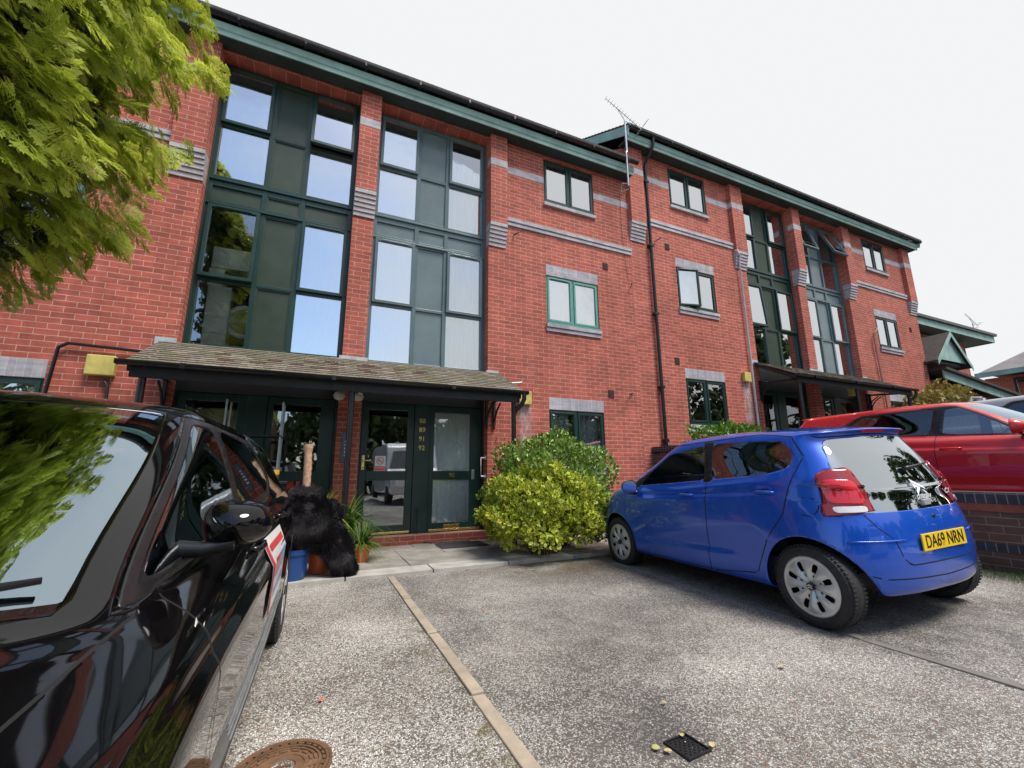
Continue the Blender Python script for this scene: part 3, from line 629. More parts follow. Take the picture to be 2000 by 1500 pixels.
# aerials
def aerial(name, label, base, mast, s=1.0):
    t = thing(name, label, 'aerial', base)
    mb = MB(); mb.tube([(0, 0, 0), (0, 0, mast*.5), (.02, 0, mast*.52), (.02, 0, mast)], .021*s, 8); mb.tube([(0, 0, .05), (-.10, .08, .08), (-.10, .12, -.1), (0, 0, -.08)], .012*s, 6); mb.build('mast', STEEL, t)
    a = Vector((-.42, .05, .30))*s; b = Vector((.42, -.05, -.26))*s; o_ = Vector((0, 0, mast+.15*s))
    mb = MB(); mb.tube([o_+a, o_+b], .010*s, 6); nrm = (b-a).normalized(); e = nrm.cross(Vector((0, -.3, 1))).normalized()
    for k in range(13):
        p = o_+a+(b-a)*(k/13); mb.tube([p-e*.075*s, p+e*.075*s], .0045*s, 5)
    mb.build('boom', STEEL, t); mb = MB(); p = o_+b; u = nrm.cross(e)
    for q in (-.2, -.1, .1, .2): mb.tube([p+u*q*s-e*.12*s, p+u*q*s+e*.12*s], .006*s, 5)
    mb.tube([p-u*.22*s, p+u*.22*s], .008*s, 5); mb.build('reflector', STEEL, t); mb = MB(); mb.tube([(.02, 0, mast), o_+a*.35], .008, 5); mb.tube([(.02, 0, mast), o_+b*.4-Vector((0, 0, .12))], .008, 5); mb.build('stay', STEEL, t)
aerial('tv_aerial', 'grey television aerial on a mast where the two brick blocks meet', (5.62, 6.36, 6.95), 1.62)
# ------------------------------------------------------------ lower building beyond, side porch, far house
B3 = thing('brick_building', 'lower brick building with broad green eaves beyond the tall blocks', 'building')
mb = MB(); mb.box(17.70, 23.78, 7.8, 14, .2, 6.05); mb.build('wall', BR, B3)
mb = MB(); mb.box(17.71, 23.79, 7.79, 7.85, 5.15, 5.32); mb.build('light_band', BB, B3)
mb = MB(); mb.box(17.7, 25.0, 7.3, 7.33, 6.10, 6.42); mb.box(25.0, 25.03, 7.3, 14, 6.10, 6.42); mb.build('fascia', FASC, B3)
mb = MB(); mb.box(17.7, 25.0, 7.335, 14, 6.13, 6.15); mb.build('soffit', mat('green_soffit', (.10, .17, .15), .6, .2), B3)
mb = MB(); mb.box(17.7, 25.1, 7.22, 7.298, 6.36, 6.46); mb.build('gutter', BLACK, B3)
mb = MB(); mb.prism([(7.22, 6.46), (14.2, 6.46), (10.7, 8.1)], 0, 17.7, 25.15); mb.build('roof', ROOFT, B3)
P3 = bpy.data.objects.new('porch', None); C.objects.link(P3); P3.parent = B3
mb = MB(); mb.prism([(17.62, 4.48), (19.70, 4.48), (18.72, 5.36)], 1, 6.5, 6.53); mb.build('gable_board', FASC, P3)
for (xa, za, xb, zb) in ((17.52, 4.40, 18.72, 5.47), (19.80, 4.40, 18.72, 5.47)):
    mb = MB(); mb.add([(xa, 6.42, za), (xb, 6.42, zb), (xb, 7.9, zb), (xa, 7.9, za), (xa, 6.42, za-.06), (xb, 6.42, zb-.06), (xb, 7.9, zb-.06), (xa, 7.9, za-.06)], [(0, 1, 2, 3), (4, 5, 6, 7), (0, 1, 5, 4), (1, 2, 6, 5), (2, 3, 7, 6), (3, 0, 4, 7)]); mb.build('roof_slope', ROOFT, P3)
    mb = MB(); mb.add([(xa, 6.40, za), (xb, 6.40, zb), (xb, 6.40, zb-.16), (xa, 6.40, za-.16), (xa, 6.415, za), (xb, 6.415, zb), (xb, 6.415, zb-.16), (xa, 6.415, za-.16)], [(0, 1, 2, 3), (4, 5, 6, 7), (0, 1, 5, 4), (2, 3, 7, 6), (0, 3, 7, 4), (1, 2, 6, 5)]); mb.build('bargeboard', FASC, P3)
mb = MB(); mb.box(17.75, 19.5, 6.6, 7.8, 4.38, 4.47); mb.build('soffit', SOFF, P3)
AN = bpy.data.objects.new('annexe', None); C.objects.link(AN); AN.parent = B3
mb = MB(); mb.prism([(17.95, .2), (22.3, .2), (22.3, 3.42), (17.95, 3.86)], 1, 6.75, 7.79); mb.build('annexe_wall', BR, AN)
mb = MB(); mb.prism([(17.85, 3.84), (24.2, 3.20), (24.2, 3.44), (17.85, 4.10)], 1, 6.45, 6.49); mb.build('fascia', FASC, AN)
mb = MB(); mb.prism([(17.8, 4.11), (24.3, 3.45), (24.3, 3.53), (17.8, 4.19)], 1, 6.35, 7.8); mb.build('roof_slope', ROOFT, AN)
mb = MB(); mb.box(18.6, 21.0, 6.74, 6.76, 2.9, 3.15); mb.build('light_band', mat('dark_brick', (.10, .07, .07), .9, .2), AN)
aerial('tv_aerial', 'small television aerial on the low roof at far right', (24.3, 7.6, 6.45), .5, .8)
FH = thing('house', 'distant grey roofed building with a row of windows at the right edge', 'house')
mb = MB(); mb.box(30.6, 42, 2, 9.6, 0, 5.5); mb.build('wall', BR, FH)
mb = MB(); mb.add([(30, -2, 5.75), (30, 9.6, 5.75), (42, 9.6, 5.75), (42, -2, 5.75), (33.4, 6.5, 8.0), (33.4, 1, 8.0), (39, 1, 8), (39, 6.5, 8)], [(0, 1, 4, 5), (1, 2, 7, 4), (2, 3, 6, 7), (3, 0, 5, 6), (4, 7, 6, 5), (0, 3, 2, 1)]); mb.build('roof', mat('grey_roof', (.22, .20, .20), .9, .15, 2), FH)
mb = MB(); mb.box(29.9, 29.98, -2, 9.7, 5.5, 5.74); mb.build('fascia', FASC, FH)
for k in range(5):
    ya = 8.6-1.9*k; mb = MB(); mb.box(30.52, 30.59, ya-1.6, ya, 4.1, 5.35); o = mb.build('window', GREEN, FH); m2 = MB(); m2.box(30.48, 30.515, ya-1.5, ya-.1, 4.2, 5.25); m2.build('pane', PANE, o)
# lamp post fitting seen in front of the annexe
t = thing('street_lamp', 'slim grey lamp post with a bent arm by the far annexe wall', 'lamp', (14.6, 4.9, .6))
mb = MB(); mb.tube([(0, 0, 0), (.0, 0, 2.05), (.05, 0, 2.15), (.30, -.1, 2.15)], .03, 8); mb.build('post', STEEL, t); mb = MB(); mb.box(.22, .36, -.15, -.05, 2.0, 2.14); mb.build('lamp_head', WHITE, t)
# ------------------------------------------------------------ retaining wall
RW = thing('retaining_wall', 'old brick retaining wall with dark coping beside the blue car', 'wall')
mb = MB(); mb.box(6.12, 6.34, .2, 5.35, -.4, .60); mb.box(6.12, 6.34, 5.35, 6.76, -.4, 1.36); mb.build('wall_face', WALLB, RW)
mb = MB(); mb.box(6.105, 6.35, .2, 5.36, .675, .675+.11); mb.box(6.105, 6.35, 5.36, 6.76, 1.38, 1.49); mb.build('coping', COPB, RW, bevel=.006)
mb = MB(); mb.box(6.11, 6.345, .2, 5.355, .60, .675); mb.build('red_course', mat('red_course', (.26, .075, .05), .9, .3, 12), RW)
mb = MB(); mb.box(6.113, 6.13, .2, 5.3, .225, .30); mb.build('blue_course', COPB, RW)
# ------------------------------------------------------------ cars
def interp(pts, x):
    xs_ = [p[0] for p in pts]; ys_ = [p[1] for p in pts]; return np.interp(x, xs_, ys_)
def ring(w, yf, yr, zp, nf=3.2, nr=3.2, crown=0., M=49, cf=.75, cr=.55, bow=.035):
    """half outline of the car at one level: rounded nose and tail caps joined by slightly bowed sides"""
    L_ = yf-yr; cf = min(cf, L_*.45); cr = min(cr, L_*.45)
    t = np.linspace(0, math.pi/2, 300); s, c = np.sin(t), np.cos(t)
    xf, yF = w*s**(2/nf), (yf-cf)+cf*c**(2/nf); xr, yR = w*c**(2/nr), (yr+cr)-cr*s**(2/nr)
    ym = np.linspace(yf-cf, yr+cr, 60)[1:-1]
    x = np.concatenate([xf, np.full(58, w), xr]); y = np.concatenate([yF, ym, yR]); mid = (yf+yr)/2
    x = x*(1-bow*((y-mid)/(L_/2))**2)
    def res(x, y, n):
        d = np.concatenate([[0], np.cumsum(np.hypot(np.diff(x), np.diff(y)))]); t = np.linspace(0, d[-1], n); return np.interp(t, d, x), np.interp(t, d, y)
    A, B_, C_ = res(x[:300], y[:300], 34), res(x[299:359], y[299:359], 34), res(x[358:], y[358:], 30)
    x = np.concatenate([A[0], B_[0][1:-1], C_[0]]); y = np.concatenate([A[1], B_[1][1:-1], C_[1]])
    zp = sorted(zp); z = interp(zp, y)+crown*(1-(x/max(w, 1e-3))**2)
    return np.stack([x, y, z], 1)
def loft(rings, per=7, bulge=None):
    R_ = np.array(rings); n, M, _ = R_.shape
    P = np.concatenate([[2*R_[0]-R_[1]], R_, [2*R_[-1]-R_[-2]]]); outp = []
    for i in range(n-1):
        p0, p1, p2, p3 = P[i], P[i+1], P[i+2], P[i+3]
        d = lambda a, b: np.maximum(np.linalg.norm(b-a, axis=1, keepdims=True), 1e-4)**.5
        t0 = 0; t1 = t0+d(p0, p1); t2 = t1+d(p1, p2); t3 = t2+d(p2, p3)
        k = per if i < n-2 else 4
        for j in range(k):
            t = t1+(t2-t1)*j/k
            A1 = (t1-t)/(t1-t0)*p0+(t-t0)/(t1-t0)*p1; A2 = (t2-t)/(t2-t1)*p1+(t-t1)/(t2-t1)*p2; A3 = (t3-t)/(t3-t2)*p2+(t-t2)/(t3-t2)*p3
            B1_ = (t2-t)/(t2-t0)*A1+(t-t0)/(t2-t0)*A2; B2_ = (t3-t)/(t3-t1)*A2+(t-t1)/(t3-t1)*A3
            outp.append((t2-t)/(t2-t1)*B1_+(t-t1)/(t2-t1)*B2_)
    outp.append(R_[-1]); G = np.array(outp)
    # smooth twice along the outline so corners stay soft
    return G
def sdpoly(P, X, Y):
    P = np.array(P, float); n = len(P); dd = np.full(X.shape, 1e9); ins = np.zeros(X.shape, bool)
    for i in range(n):
        a, b = P[i], P[(i+1) % n]; e = b-a; l2 = (e**2).sum()+1e-12
        t = np.clip(((X-a[0])*e[0]+(Y-a[1])*e[1])/l2, 0, 1); dd = np.minimum(dd, np.hypot(X-a[0]-t*e[0], Y-a[1]-t*e[1]))
        c = ((a[1] > Y) != (b[1] > Y)) & (X < (b[0]-a[0])*(Y-a[1])/((b[1]-a[1]) if abs(b[1]-a[1]) > 1e-12 else 1e-12)+a[0]); ins ^= c
    return np.where(ins, -dd, dd)
def sdline(P, X, Y, hw):
    dd = np.full(X.shape, 1e9)
    for a, b in zip(P[:-1], P[1:]):
        a = np.array(a, float); b = np.array(b, float); e = b-a; t = np.clip(((X-a[0])*e[0]+(Y-a[1])*e[1])/((e**2).sum()+1e-12), 0, 1)
        dd = np.minimum(dd, np.hypot(X-a[0]-t*e[0], Y-a[1]-t*e[1]))
    return dd-hw
def rnd(P, r=.04, k=4):
    # round the corners of a polygon
    o = []; n = len(P)
    for i in range(n):
        a, b, c = (Vector(P[i-1]), Vector(P[i]), Vector(P[(i+1) % n])); u = (a-b); v = (c-b); q = min(r, u.length*.45, v.length*.45)
        s, e = b+u.normalized()*q, b+v.normalized()*q
        for j in range(k+1): t = j/k; o.append(tuple((1-t)**2*s+2*t*(1-t)*b+t*t*e))
    return o
class Shell:
    def __init__(s, G, per=7):
        n, M, _ = G.shape; bm = bmesh.new(); s.bm = bm; UL = bm.verts.layers.float.new('u'); VL = bm.verts.layers.float.new('v'); s.UL, s.VL = UL, VL
        def uof(j): return j/33 if j <= 33 else (1+(j-33)/33 if j <= 66 else 2+(j-66)/(M-1-66))
        grid = {}; 
        for side in (1, -1):
            for i in range(n):
                for j in range(M):
                    if side == -1 and (j == 0 or j == M-1 or i == n-1): grid[side, i, j] = grid[1, i, j] if not (i == n-1 and 0 < j < M-1) else None
                    if grid.get((side, i, j)) is None: grid[side, i, j] = bm.verts.new((G[i, j, 0]*side if 0 < j < M-1 else 0, G[i, j, 1], G[i, j, 2])); nv_ = grid[side, i, j]; nv_[UL] = uof(j); nv_[VL] = i/per
        for side in (1, -1):
            for i in range(n-1):
                for j in range(M-1):
                    q = [grid[side, i, j], grid[side, i, j+1], grid[side, i+1, j+1], grid[side, i+1, j]]
                    if side == -1: q.reverse()
                    try: bm.faces.new(q)
                    except ValueError: pass
        bmesh.ops.remove_doubles(bm, verts=bm.verts, dist=1e-5); bmesh.ops.recalc_face_normals(bm, faces=bm.faces)
        s.lab = bm.faces.layers.int.new('lab'); s.names = ['body']
    def slice(s, P, A, B, ok):
        """put an edge loop along a polyline given in the (A,B) projection, so that a narrow gap can be cut there"""
        bm = s.bm
        for p, q in zip(P[:-1], P[1:]):
            p = Vector(p); q = Vector(q); e = q-p; L_ = e.length
            if L_ < 1e-5: continue
            e /= L_; g = lambda co: Vector((abs(co[A]) if A == 0 else co[A], co[B])); lo = min(p.x, q.x)-.12, min(p.y, q.y)-.12; hi = max(p.x, q.x)+.12, max(p.y, q.y)+.12
            sd_ = {}
            for v in bm.verts:
                c = g(v.co)
                if lo[0] < c.x < hi[0] and lo[1] < c.y < hi[1] and ok(v.co): d = c-p; x = e.x*d.y-e.y*d.x; sd_[v] = 0. if abs(x) < 3e-5 else x
            edges = [ed for v in sd_ for ed in v.link_edges]; seen = set(); faces = set()
            for ed in edges:
                if ed in seen or not ed.is_valid: continue
                seen.add(ed); v0, v1 = ed.verts
                if v0 not in sd_ or v1 not in sd_ or sd_[v0]*sd_[v1] >= 0: continue
                t = sd_[v0]/(sd_[v0]-sd_[v1]); c = g(v0.co.lerp(v1.co, t)); m = (c-p).dot(e)
                if -.004 < m < L_+.004: faces.update(ed.link_faces); ne, nv = bmesh.utils.edge_split(ed, v0, t); sd_[nv] = 0.; seen.add(ne)
            for fc in faces:
                if not fc.is_valid: continue
                zs = [v for v in fc.verts if sd_.get(v, 1) == 0.]
                if len(zs) == 2:
                    vs = list(fc.verts); i, j = vs.index(zs[0]), vs.index(zs[1])
                    if abs(i-j) not in (1, len(vs)-1):
                        try: bmesh.utils.face_split(fc, zs[0], zs[1])
                        except ValueError: pass
    def region(s, name, f, only=('body',)):
        """cut the shell along f=0 and label the inside (f<0)"""
        bm = s.bm; bm.verts.ensure_lookup_table(); bm.verts.index_update()
        co = np.array([v.co[:] for v in bm.verts]); s.U = np.array([v[s.UL] for v in bm.verts]) if s.UL else None; s.V = np.array([v[s.VL] for v in bm.verts]) if s.UL else None; val = f(co[:, 0], co[:, 1], co[:, 2]); val = np.where(np.abs(val) < 2e-5, 0., val)
        cand = [e for e in bm.edges if val[e.verts[0].index]*val[e.verts[1].index] < 0]
        vd = {v: val[v.index] for v in bm.verts}; faces = set()
        for e in cand:
            a, b = e.verts; va, vb = vd[a], vd[b]; t = va/(va-vb)
            faces.update(e.link_faces)
            ne, nv = bmesh.utils.edge_split(e, a, t); vd[nv] = 0.
        zero = {v for v, x in vd.items() if x == 0.}
        for v in zero: faces.update(v.link_faces)
        for fc in list(faces):
            if not fc.is_valid: continue
            zs = [v for v in fc.verts if vd[v] == 0.]
            if len(zs) == 2:
                vs = list(fc.verts); i, j = vs.index(zs[0]), vs.index(zs[1])
                if abs(i-j) not in (1, len(vs)-1):
                    try: nf = bmesh.utils.face_split(fc, zs[0], zs[1])
                    except ValueError: pass
        if name not in s.names: s.names.append(name)
        k = s.names.index(name); ok = {s.names.index(o) for o in only if o in s.names}
        for fc in bm.faces:
            if fc[s.lab] in ok:
                m = sum(vd[v] for v in fc.verts)
                if m < 0 and max(vd[v] for v in fc.verts) < 1e-4: fc[s.lab] = k
    def out(s, name, mats, parent, thick=.004, normals=True, oname=None, push=0):
        """extract a label as its own object"""
        labs = [s.names.index(n) for n in (name if isinstance(name, (list, tuple)) else [name]) if n in s.names]
        fs = [f for f in s.bm.faces if f[s.lab] in labs]
        if not fs: return None
        vi = {}; V = []; F = []; MI = []; NR = []
        for f in fs:
            idx = []
            for v in f.verts:
                if v not in vi: vi[v] = len(V); V.append(v.co-s.nrm[v]*push if push else v.co[:]); NR.append(s.nrm[v])
                idx.append(vi[v])
            F.append(idx); MI.append(labs.index(f[s.lab]))
        me = bpy.data.meshes.new(oname or name); me.from_pydata([tuple(v) for v in V], [], F); me.update()
        for m in mats: me.materials.append(m)
        me.polygons.foreach_set('material_index', MI[:len(me.polygons)]); me.polygons.foreach_set('use_smooth', [True]*len(me.polygons))
        try: me.normals_split_custom_set_from_vertices([tuple(n) for n in NR])
        except Exception as ex: pass
        o = bpy.data.objects.new(oname or name, me); C.objects.link(o); o.parent = parent
        if thick:
            sm = o.modifiers.new('solid', 'SOLIDIFY'); sm.thickness = thick; sm.offset = -1
        return o
    def finish(s): s.nrm = {v: v.normal.copy() for v in s.bm.verts}
def wheel(parent, x, y, r, w_, side, style='cap', rimc=None):
    """side=-1: outer face towards -x"""
    R = Matrix.Translation((x, y, r)) @ Matrix.Rotation(rad(90)*side, 4, 'Y')      # local +z -> outer side
    t = MB(); rr = r*.72
    t.lathe([(rr, -w_+.01), (rr+.03, -w_), (r-.02, -w_+.01), (r-.003, -w_+.035), (r, -w_/2), (r-.003, -.035), (r-.02, -.008), (r-.06, .004), (rr+.01, -.002), (rr-.006, -.012)], 56, R)
    for k in range(64):     # tread blocks on the shoulder
        a = 2*math.pi*k/64; m = R @ Matrix.Rotation(a, 4, 'Z'); t.box(r-.012, r+.0008, -.007, .007, -.05, -.018, m); t.box(r-.008, r+.0006, -.008, .008, -w_+.05, -w_+.015, m)
    wo = t.build('wheel', RUBBER, parent, smooth=35)
    b = MB(); b.lathe([(.001, -.10), (rr-.01, -.10), (rr-.005, -.02)], 40, R); b.build('wheel_well', SEAM, wo)
    # rim disc
    n = 192; nr = 22; V = []; 
    spokes = 8 if style == 'cap' else 5
    for i in range(nr+1):
        q = i/nr*rr
        for k in range(n):
            a = 2*math.pi*k/n; rel = q/rr; ph = math.cos(spokes*a)
            z = -.028+.030*math.sin(rel*2.6)+(.009*ph*math.sin(min(1, rel*1.15)*math.pi) if style == 'cap' else 0)
            if rel > .93: z = -.002-(1-rel)*.05
            if rel > .985: z = -.008
            V.append((q*math.cos(a), q*math.sin(a), z))
    F = []
    A = np.array(V)
    for i in range(nr):
        for k in range(n):
            a = 2*math.pi*(k+.5)/n; q = (i+.5)/nr
            if style == 'cap':      # paired dark slots between the petals
                da = ((a*spokes/(2*math.pi)+.5) % 1)-.5; da = abs(abs(da)-.5)
                if .50 < q < .80 and da < .19*(1.15-q*.5) : continue
                if .30 < q < .42 and da < .10: continue
            else:
                da = abs(((a*spokes/(2*math.pi)+.5) % 1)-.5)
                if .25 < q < .88 and da > .17+.05*q: continue
            F.append((i*n+k, (i+1)*n+k, (i+1)*n+(k+1) % n, i*n+(k+1) % n))
    me = bpy.data.meshes.new('rim'); me.from_pydata(V, [], F); me.transform(R); me.update(); me.materials.append(rimc or HUB); me.polygons.foreach_set('use_smooth', [True]*len(F))
    o = bpy.data.objects.new('rim', me); C.objects.link(o); o.parent = wo
    sm = o.modifiers.new('solid', 'SOLIDIFY'); sm.thickness = .006
    hb = MB(); hb.lathe([(.001, .006), (.026, .006), (.030, 0), (.030, -.03)], 6 if style == 'cap' else 24, R); hb.build('hub_cap', BLACK, wo, smooth=30)
    if style == 'cap':
        c = MB()
        for dz in (-.009, .006): 
            for sg in (1, -1):
                m = R @ Matrix.Translation((0, 0, .0065)); c.poly([tuple(m @ Vector(p)) for p in ((dz+.011, 0, 0), (dz+.004, 0, 0), (dz-.008, .017*sg, 0), (dz-.001, .017*sg, 0))])
        c.build('hub_emblem', CHROME, wo)
    return wo
def car_common(t, p):
    """seats, dash and floor seen through the glass"""
    wd = p['w']; mb = MB(); mb.box(-wd+.12, wd-.12, p['yr']+.35, p['yf']-.55, .25, .42); mb.box(-wd+.14, wd-.14, p['cowl']-.35, p['cowl']+.05, .42, p['belt']-.06)
    mb.box(-wd+.30, wd-.30, p['yr']+.42, p['yf']-.30, .19, .26); mb.build('floor', INTC, t)
    for x in (-.36, .36):
        for y, h in ((p['seat'], 1.0), (p['rseat'], .98)):
            s_ = MB(); s_.box(x-.24, x+.24, y-.02, y+.45, .42, .58); m = Matrix.Translation((x, y, .56)) @ Matrix.Rotation(rad(14), 4, 'X'); s_.box(-.23, .23, -.07, .06, 0, h-.52, m); s_.box(-.12, .12, -.05, .04, h-.50, h-.30, m)
            s_.build('seat', INTC, t, bevel=.04)
    sw = MB(); xs_ = p.get('steer', .36); m = Matrix.Translation((xs_, p['cowl']-.50, p['belt']-.03)) @ Matrix.Rotation(rad(65), 4, 'X')
    sw.lathe([(.17+.014*math.cos(a), .014*math.sin(a)) for a in np.linspace(0, 2*math.pi, 9)], 28, m); sw.box(-.17, .17, -.02, .02, -.01, .01, m); sw.build('steering_wheel', INTC, t, smooth=50)
def mirror(t, x, y, z, sx, pm, size=1.0, facing=-1):
    """door mirror; sx = side sign; housing bulges forward (+y)"""
    G = []; n = 18
    V = []; F = []
    W_, H_, D_ = .105*size, .075*size, .10*size
    cx_ = x+sx*(.13*size)
    for i in range(9):
        a = i/8*math.pi/2
        for k in range(n):
            b = 2*math.pi*k/n; e = .72; cb, sb = math.copysign(abs(math.cos(b))**e, math.cos(b)), math.copysign(abs(math.sin(b))**e, math.sin(b))
            V.append((cx_+W_*math.cos(a)*cb, y+D_*math.sin(a)**1.2, z+H_*math.cos(a)*sb*(1-.12*cb*sx)))
    for i in range(8):
        for k in range(n): F.append((i*n+k, i*n+(k+1) % n, (i+1)*n+(k+1) % n, (i+1)*n+k))
    o = fast('mirror_housing', V, F, pm, parent=t, smooth=True)
    g = MB(); g.poly([(cx_+W_*.93*math.copysign(abs(math.cos(b))**.72, math.cos(b)), y-.002, z+H_*.93*math.copysign(abs(math.sin(b))**.72, math.sin(b))) for b in [2*math.pi*k/n for k in range(n)]]); g.build('mirror_glass', CHROME, o)
    g = MB(); g.poly([(cx_+W_*math.copysign(abs(math.cos(b))**.72, math.cos(b)), y-.0005, z+H_*math.copysign(abs(math.sin(b))**.72, math.sin(b))) for b in [2*math.pi*k/n for k in range(n)]]); g.build('mirror_rim', BLACK, o)
    a = MB(); a.tube([(x-sx*.03, y+.03, z-.07*size), (x+sx*.04, y+.04, z-.075*size), (cx_, y+.04, z-.06*size)], [.03*size, .024*size, .02*size], 10); a.build('mirror_arm', BLACK, o, smooth=60)
    return o
SIDES = ('front_glass', 'rear_glass_side', 'pillar', 'light', 'headlight', 'repeater', 'strip')
def split_sides(sh, nm, t, m, oname, thick=.02, push=-.012):
    o = sh.out(nm, [m], t, thick=thick, oname=oname, push=push)
    if not o: return
    res = []
    for s_ in (1, -1):
        c = o.copy(); c.data = o.data.copy(); C.objects.link(c); c.parent = t; bm = bmesh.new(); bm.from_mesh(c.data)
        bmesh.ops.delete(bm, geom=[f for f in bm.faces if f.calc_center_median().x*s_ < 0], context='FACES'); bm.to_mesh(c.data); bm.free(); res.append(c)
    bpy.data.objects.remove(o); return res
def build_car(name, label, cat, rings, p, group=None):
    t = thing(name, label, cat, group=group)
    G = loft(rings, per=p.setdefault('per', 9))
    # wheel arch flares
    for ay in p['axles']:
        d = np.hypot(G[:, :, 1]-ay, G[:, :, 2]-p['r']); k = np.clip((p['r']+.17-d)/.15, 0, 1); k = k*k*(3-2*k); side = G[:, :, 0] > p['w']*.6
        G[:, :, 0] += np.where(side, k*p.get('flare', .02), 0)
    for it in range(4):
        for rep in range(p.get('fair', 1)): q0, q1 = int(2.2*p['per']), int(8.2*p['per']); G[q0:q1] = .5*G[q0:q1]+.25*(G[q0-1:q1-1]+G[q0+1:q1+1])
        G[1:-1] = .5*G[1:-1]+.25*(G[:-2]+G[2:]); G[:, 1:-1] = np.where(G[:, 1:-1, :1]*0 == 0, .5*G[:, 1:-1]+.25*(G[:, :-2]+G[:, 2:]), 0); G[:, 0, 0] = G[:, -1, 0] = 0
    for (z0, sl, amp, wd, ya, yb) in p.get('crease', []):
        zl = z0+sl*G[:, :, 1]; fade = np.clip((G[:, :, 1]-ya)/.25, 0, 1)*np.clip((yb-G[:, :, 1])/.25, 0, 1); side = G[:, :, 0] > p['w']*.7
        G[:, :, 0] += np.where(side, -amp*np.tanh((G[:, :, 2]-zl)/wd)*np.exp(-((G[:, :, 2]-zl)/.09)**2)*fade, 0)
    sh = Shell(G, p.get('per', 7)); ax = np.abs; sh.bvh = BVHTree.FromBMesh(sh.bm)
    wl = p['w']
    for ay in p['axles']:
        ra = p['r']+p.get('gap', .045)
        sh.region('arch', lambda X, Y, Z, ay=ay: np.maximum(np.hypot((Y-ay), (Z-p['r'])*.98)-ra, .55*wl-ax(X)))
        sh.region('lip', lambda X, Y, Z, ay=ay: np.maximum(np.hypot((Y-ay), (Z-p['r'])*.98)-ra-.012, .55*wl-ax(X)))
    for nm, (u0, u1, v0, v1) in p.get('uv', []):
        sh.region(nm, lambda X, Y, Z, q=(u0, u1, v0, v1): np.maximum(np.maximum(q[0]-sh.U, sh.U-q[1]), np.maximum(q[2]-sh.V, sh.V-q[3])*.5))
    for nm, P, xmin in p['side']:
        sh.region(nm, lambda X, Y, Z, P=P, xmin=xmin: np.maximum(np.maximum(sdpoly(P, Y, Z), xmin-ax(X)), ((p.get('upil', .9) if nm == 'pillar' else p.get('ugl', .95))-sh.U)*.3 if nm in ('pillar', 'front_glass') and np.max(np.array(P)[:, 1]) > 1.15 else -1.), only=p.get('only', {}).get(nm, ('body',)))
    for nm, P, ymax, only in p['rear']:
        sh.region(nm, lambda X, Y, Z, P=P: np.maximum(sdpoly(P, ax(X), Z), Y-ymax), only=only)
    for nm, P, ymin, only in p['front']:
        sh.region(nm, lambda X, Y, Z, P=P: np.maximum(sdpoly(P, ax(X), Z), ymin-Y), only=only)
    for nm, P, zmin, only in p.get('top', []):
        sh.region(nm, lambda X, Y, Z, P=P: np.maximum(sdpoly(P, ax(X), Y), zmin-Z), only=only)
    for P, xmin in p['seams']:
        sh.slice(P, 1, 2, lambda c, xmin=xmin: abs(c[0]) > xmin-.08)
        sh.region('seam', lambda X, Y, Z, P=P: np.maximum(sdline(P, Y, Z, p.get('gapw', .0036)), xmin-ax(X)))
    for P, ymax in p.get('rseams', []):
        sh.slice(P, 0, 2, lambda c, ymax=ymax: c[1] < ymax+.08)
        sh.region('seam', lambda X, Y, Z, P=P: np.maximum(sdline(P, ax(X), Z, p.get('gapw', .0036)), Y-ymax))
    for P, zmin in p.get('tseams', []):
        sh.slice(P, 0, 1, lambda c, zmin=zmin: c[2] > zmin-.08)
        sh.region('seam', lambda X, Y, Z, P=P: np.maximum(sdline(P, ax(X), Y, .0028), zmin-Z))
    sh.finish()
    body = sh.out(['body', 'seam', 'lip']+p.get('bodyextra', []), [p['paint'], SEAM, p['paint']]+p.get('bodymats', []), t, thick=.012, oname='body')
    for nm, m, on in p['parts']:
        th_ = 0 if 'glass' in nm or nm == 'windscreen' else .004
        if nm in SIDES: split_sides(sh, nm, t, m, on, th_, 0)
        else: sh.out(nm, [m], t, thick=th_, oname=on)
    # arch liners
    for ay in p['axles']:
        for s_ in (1, -1):
            li = MB(); m = Matrix.Translation((s_*(wl-.29), ay, p['r'])) @ Matrix.Rotation(rad(90)*s_, 4, 'Y')
            li.lathe([(.001, -.0), (p['r']+.03, 0.), (p['r']+.04, .15)], 24, m, *((rad(115), rad(245)) if s_ > 0 else (rad(-65), rad(65))))
            li.build('arch_liner', SEAM, t, smooth=40)
    for ay in p['axles']:
        for s_ in (1, -1): wheel(t, s_*p.get('track', wl-.012), ay, p['r'], p.get('tw', .165), s_, p.get('wstyle', 'cap'))
    car_common(t, p)
    return t, sh
def place(t, x, y, z, roll=0, yaw=0, pitch=0):
    t.matrix_world = Matrix.Translation((x, y, z)) @ Matrix.Rotation(yaw, 4, 'Z') @ Matrix.Rotation(roll, 4, 'Y') @ Matrix.Rotation(pitch, 4, 'X')
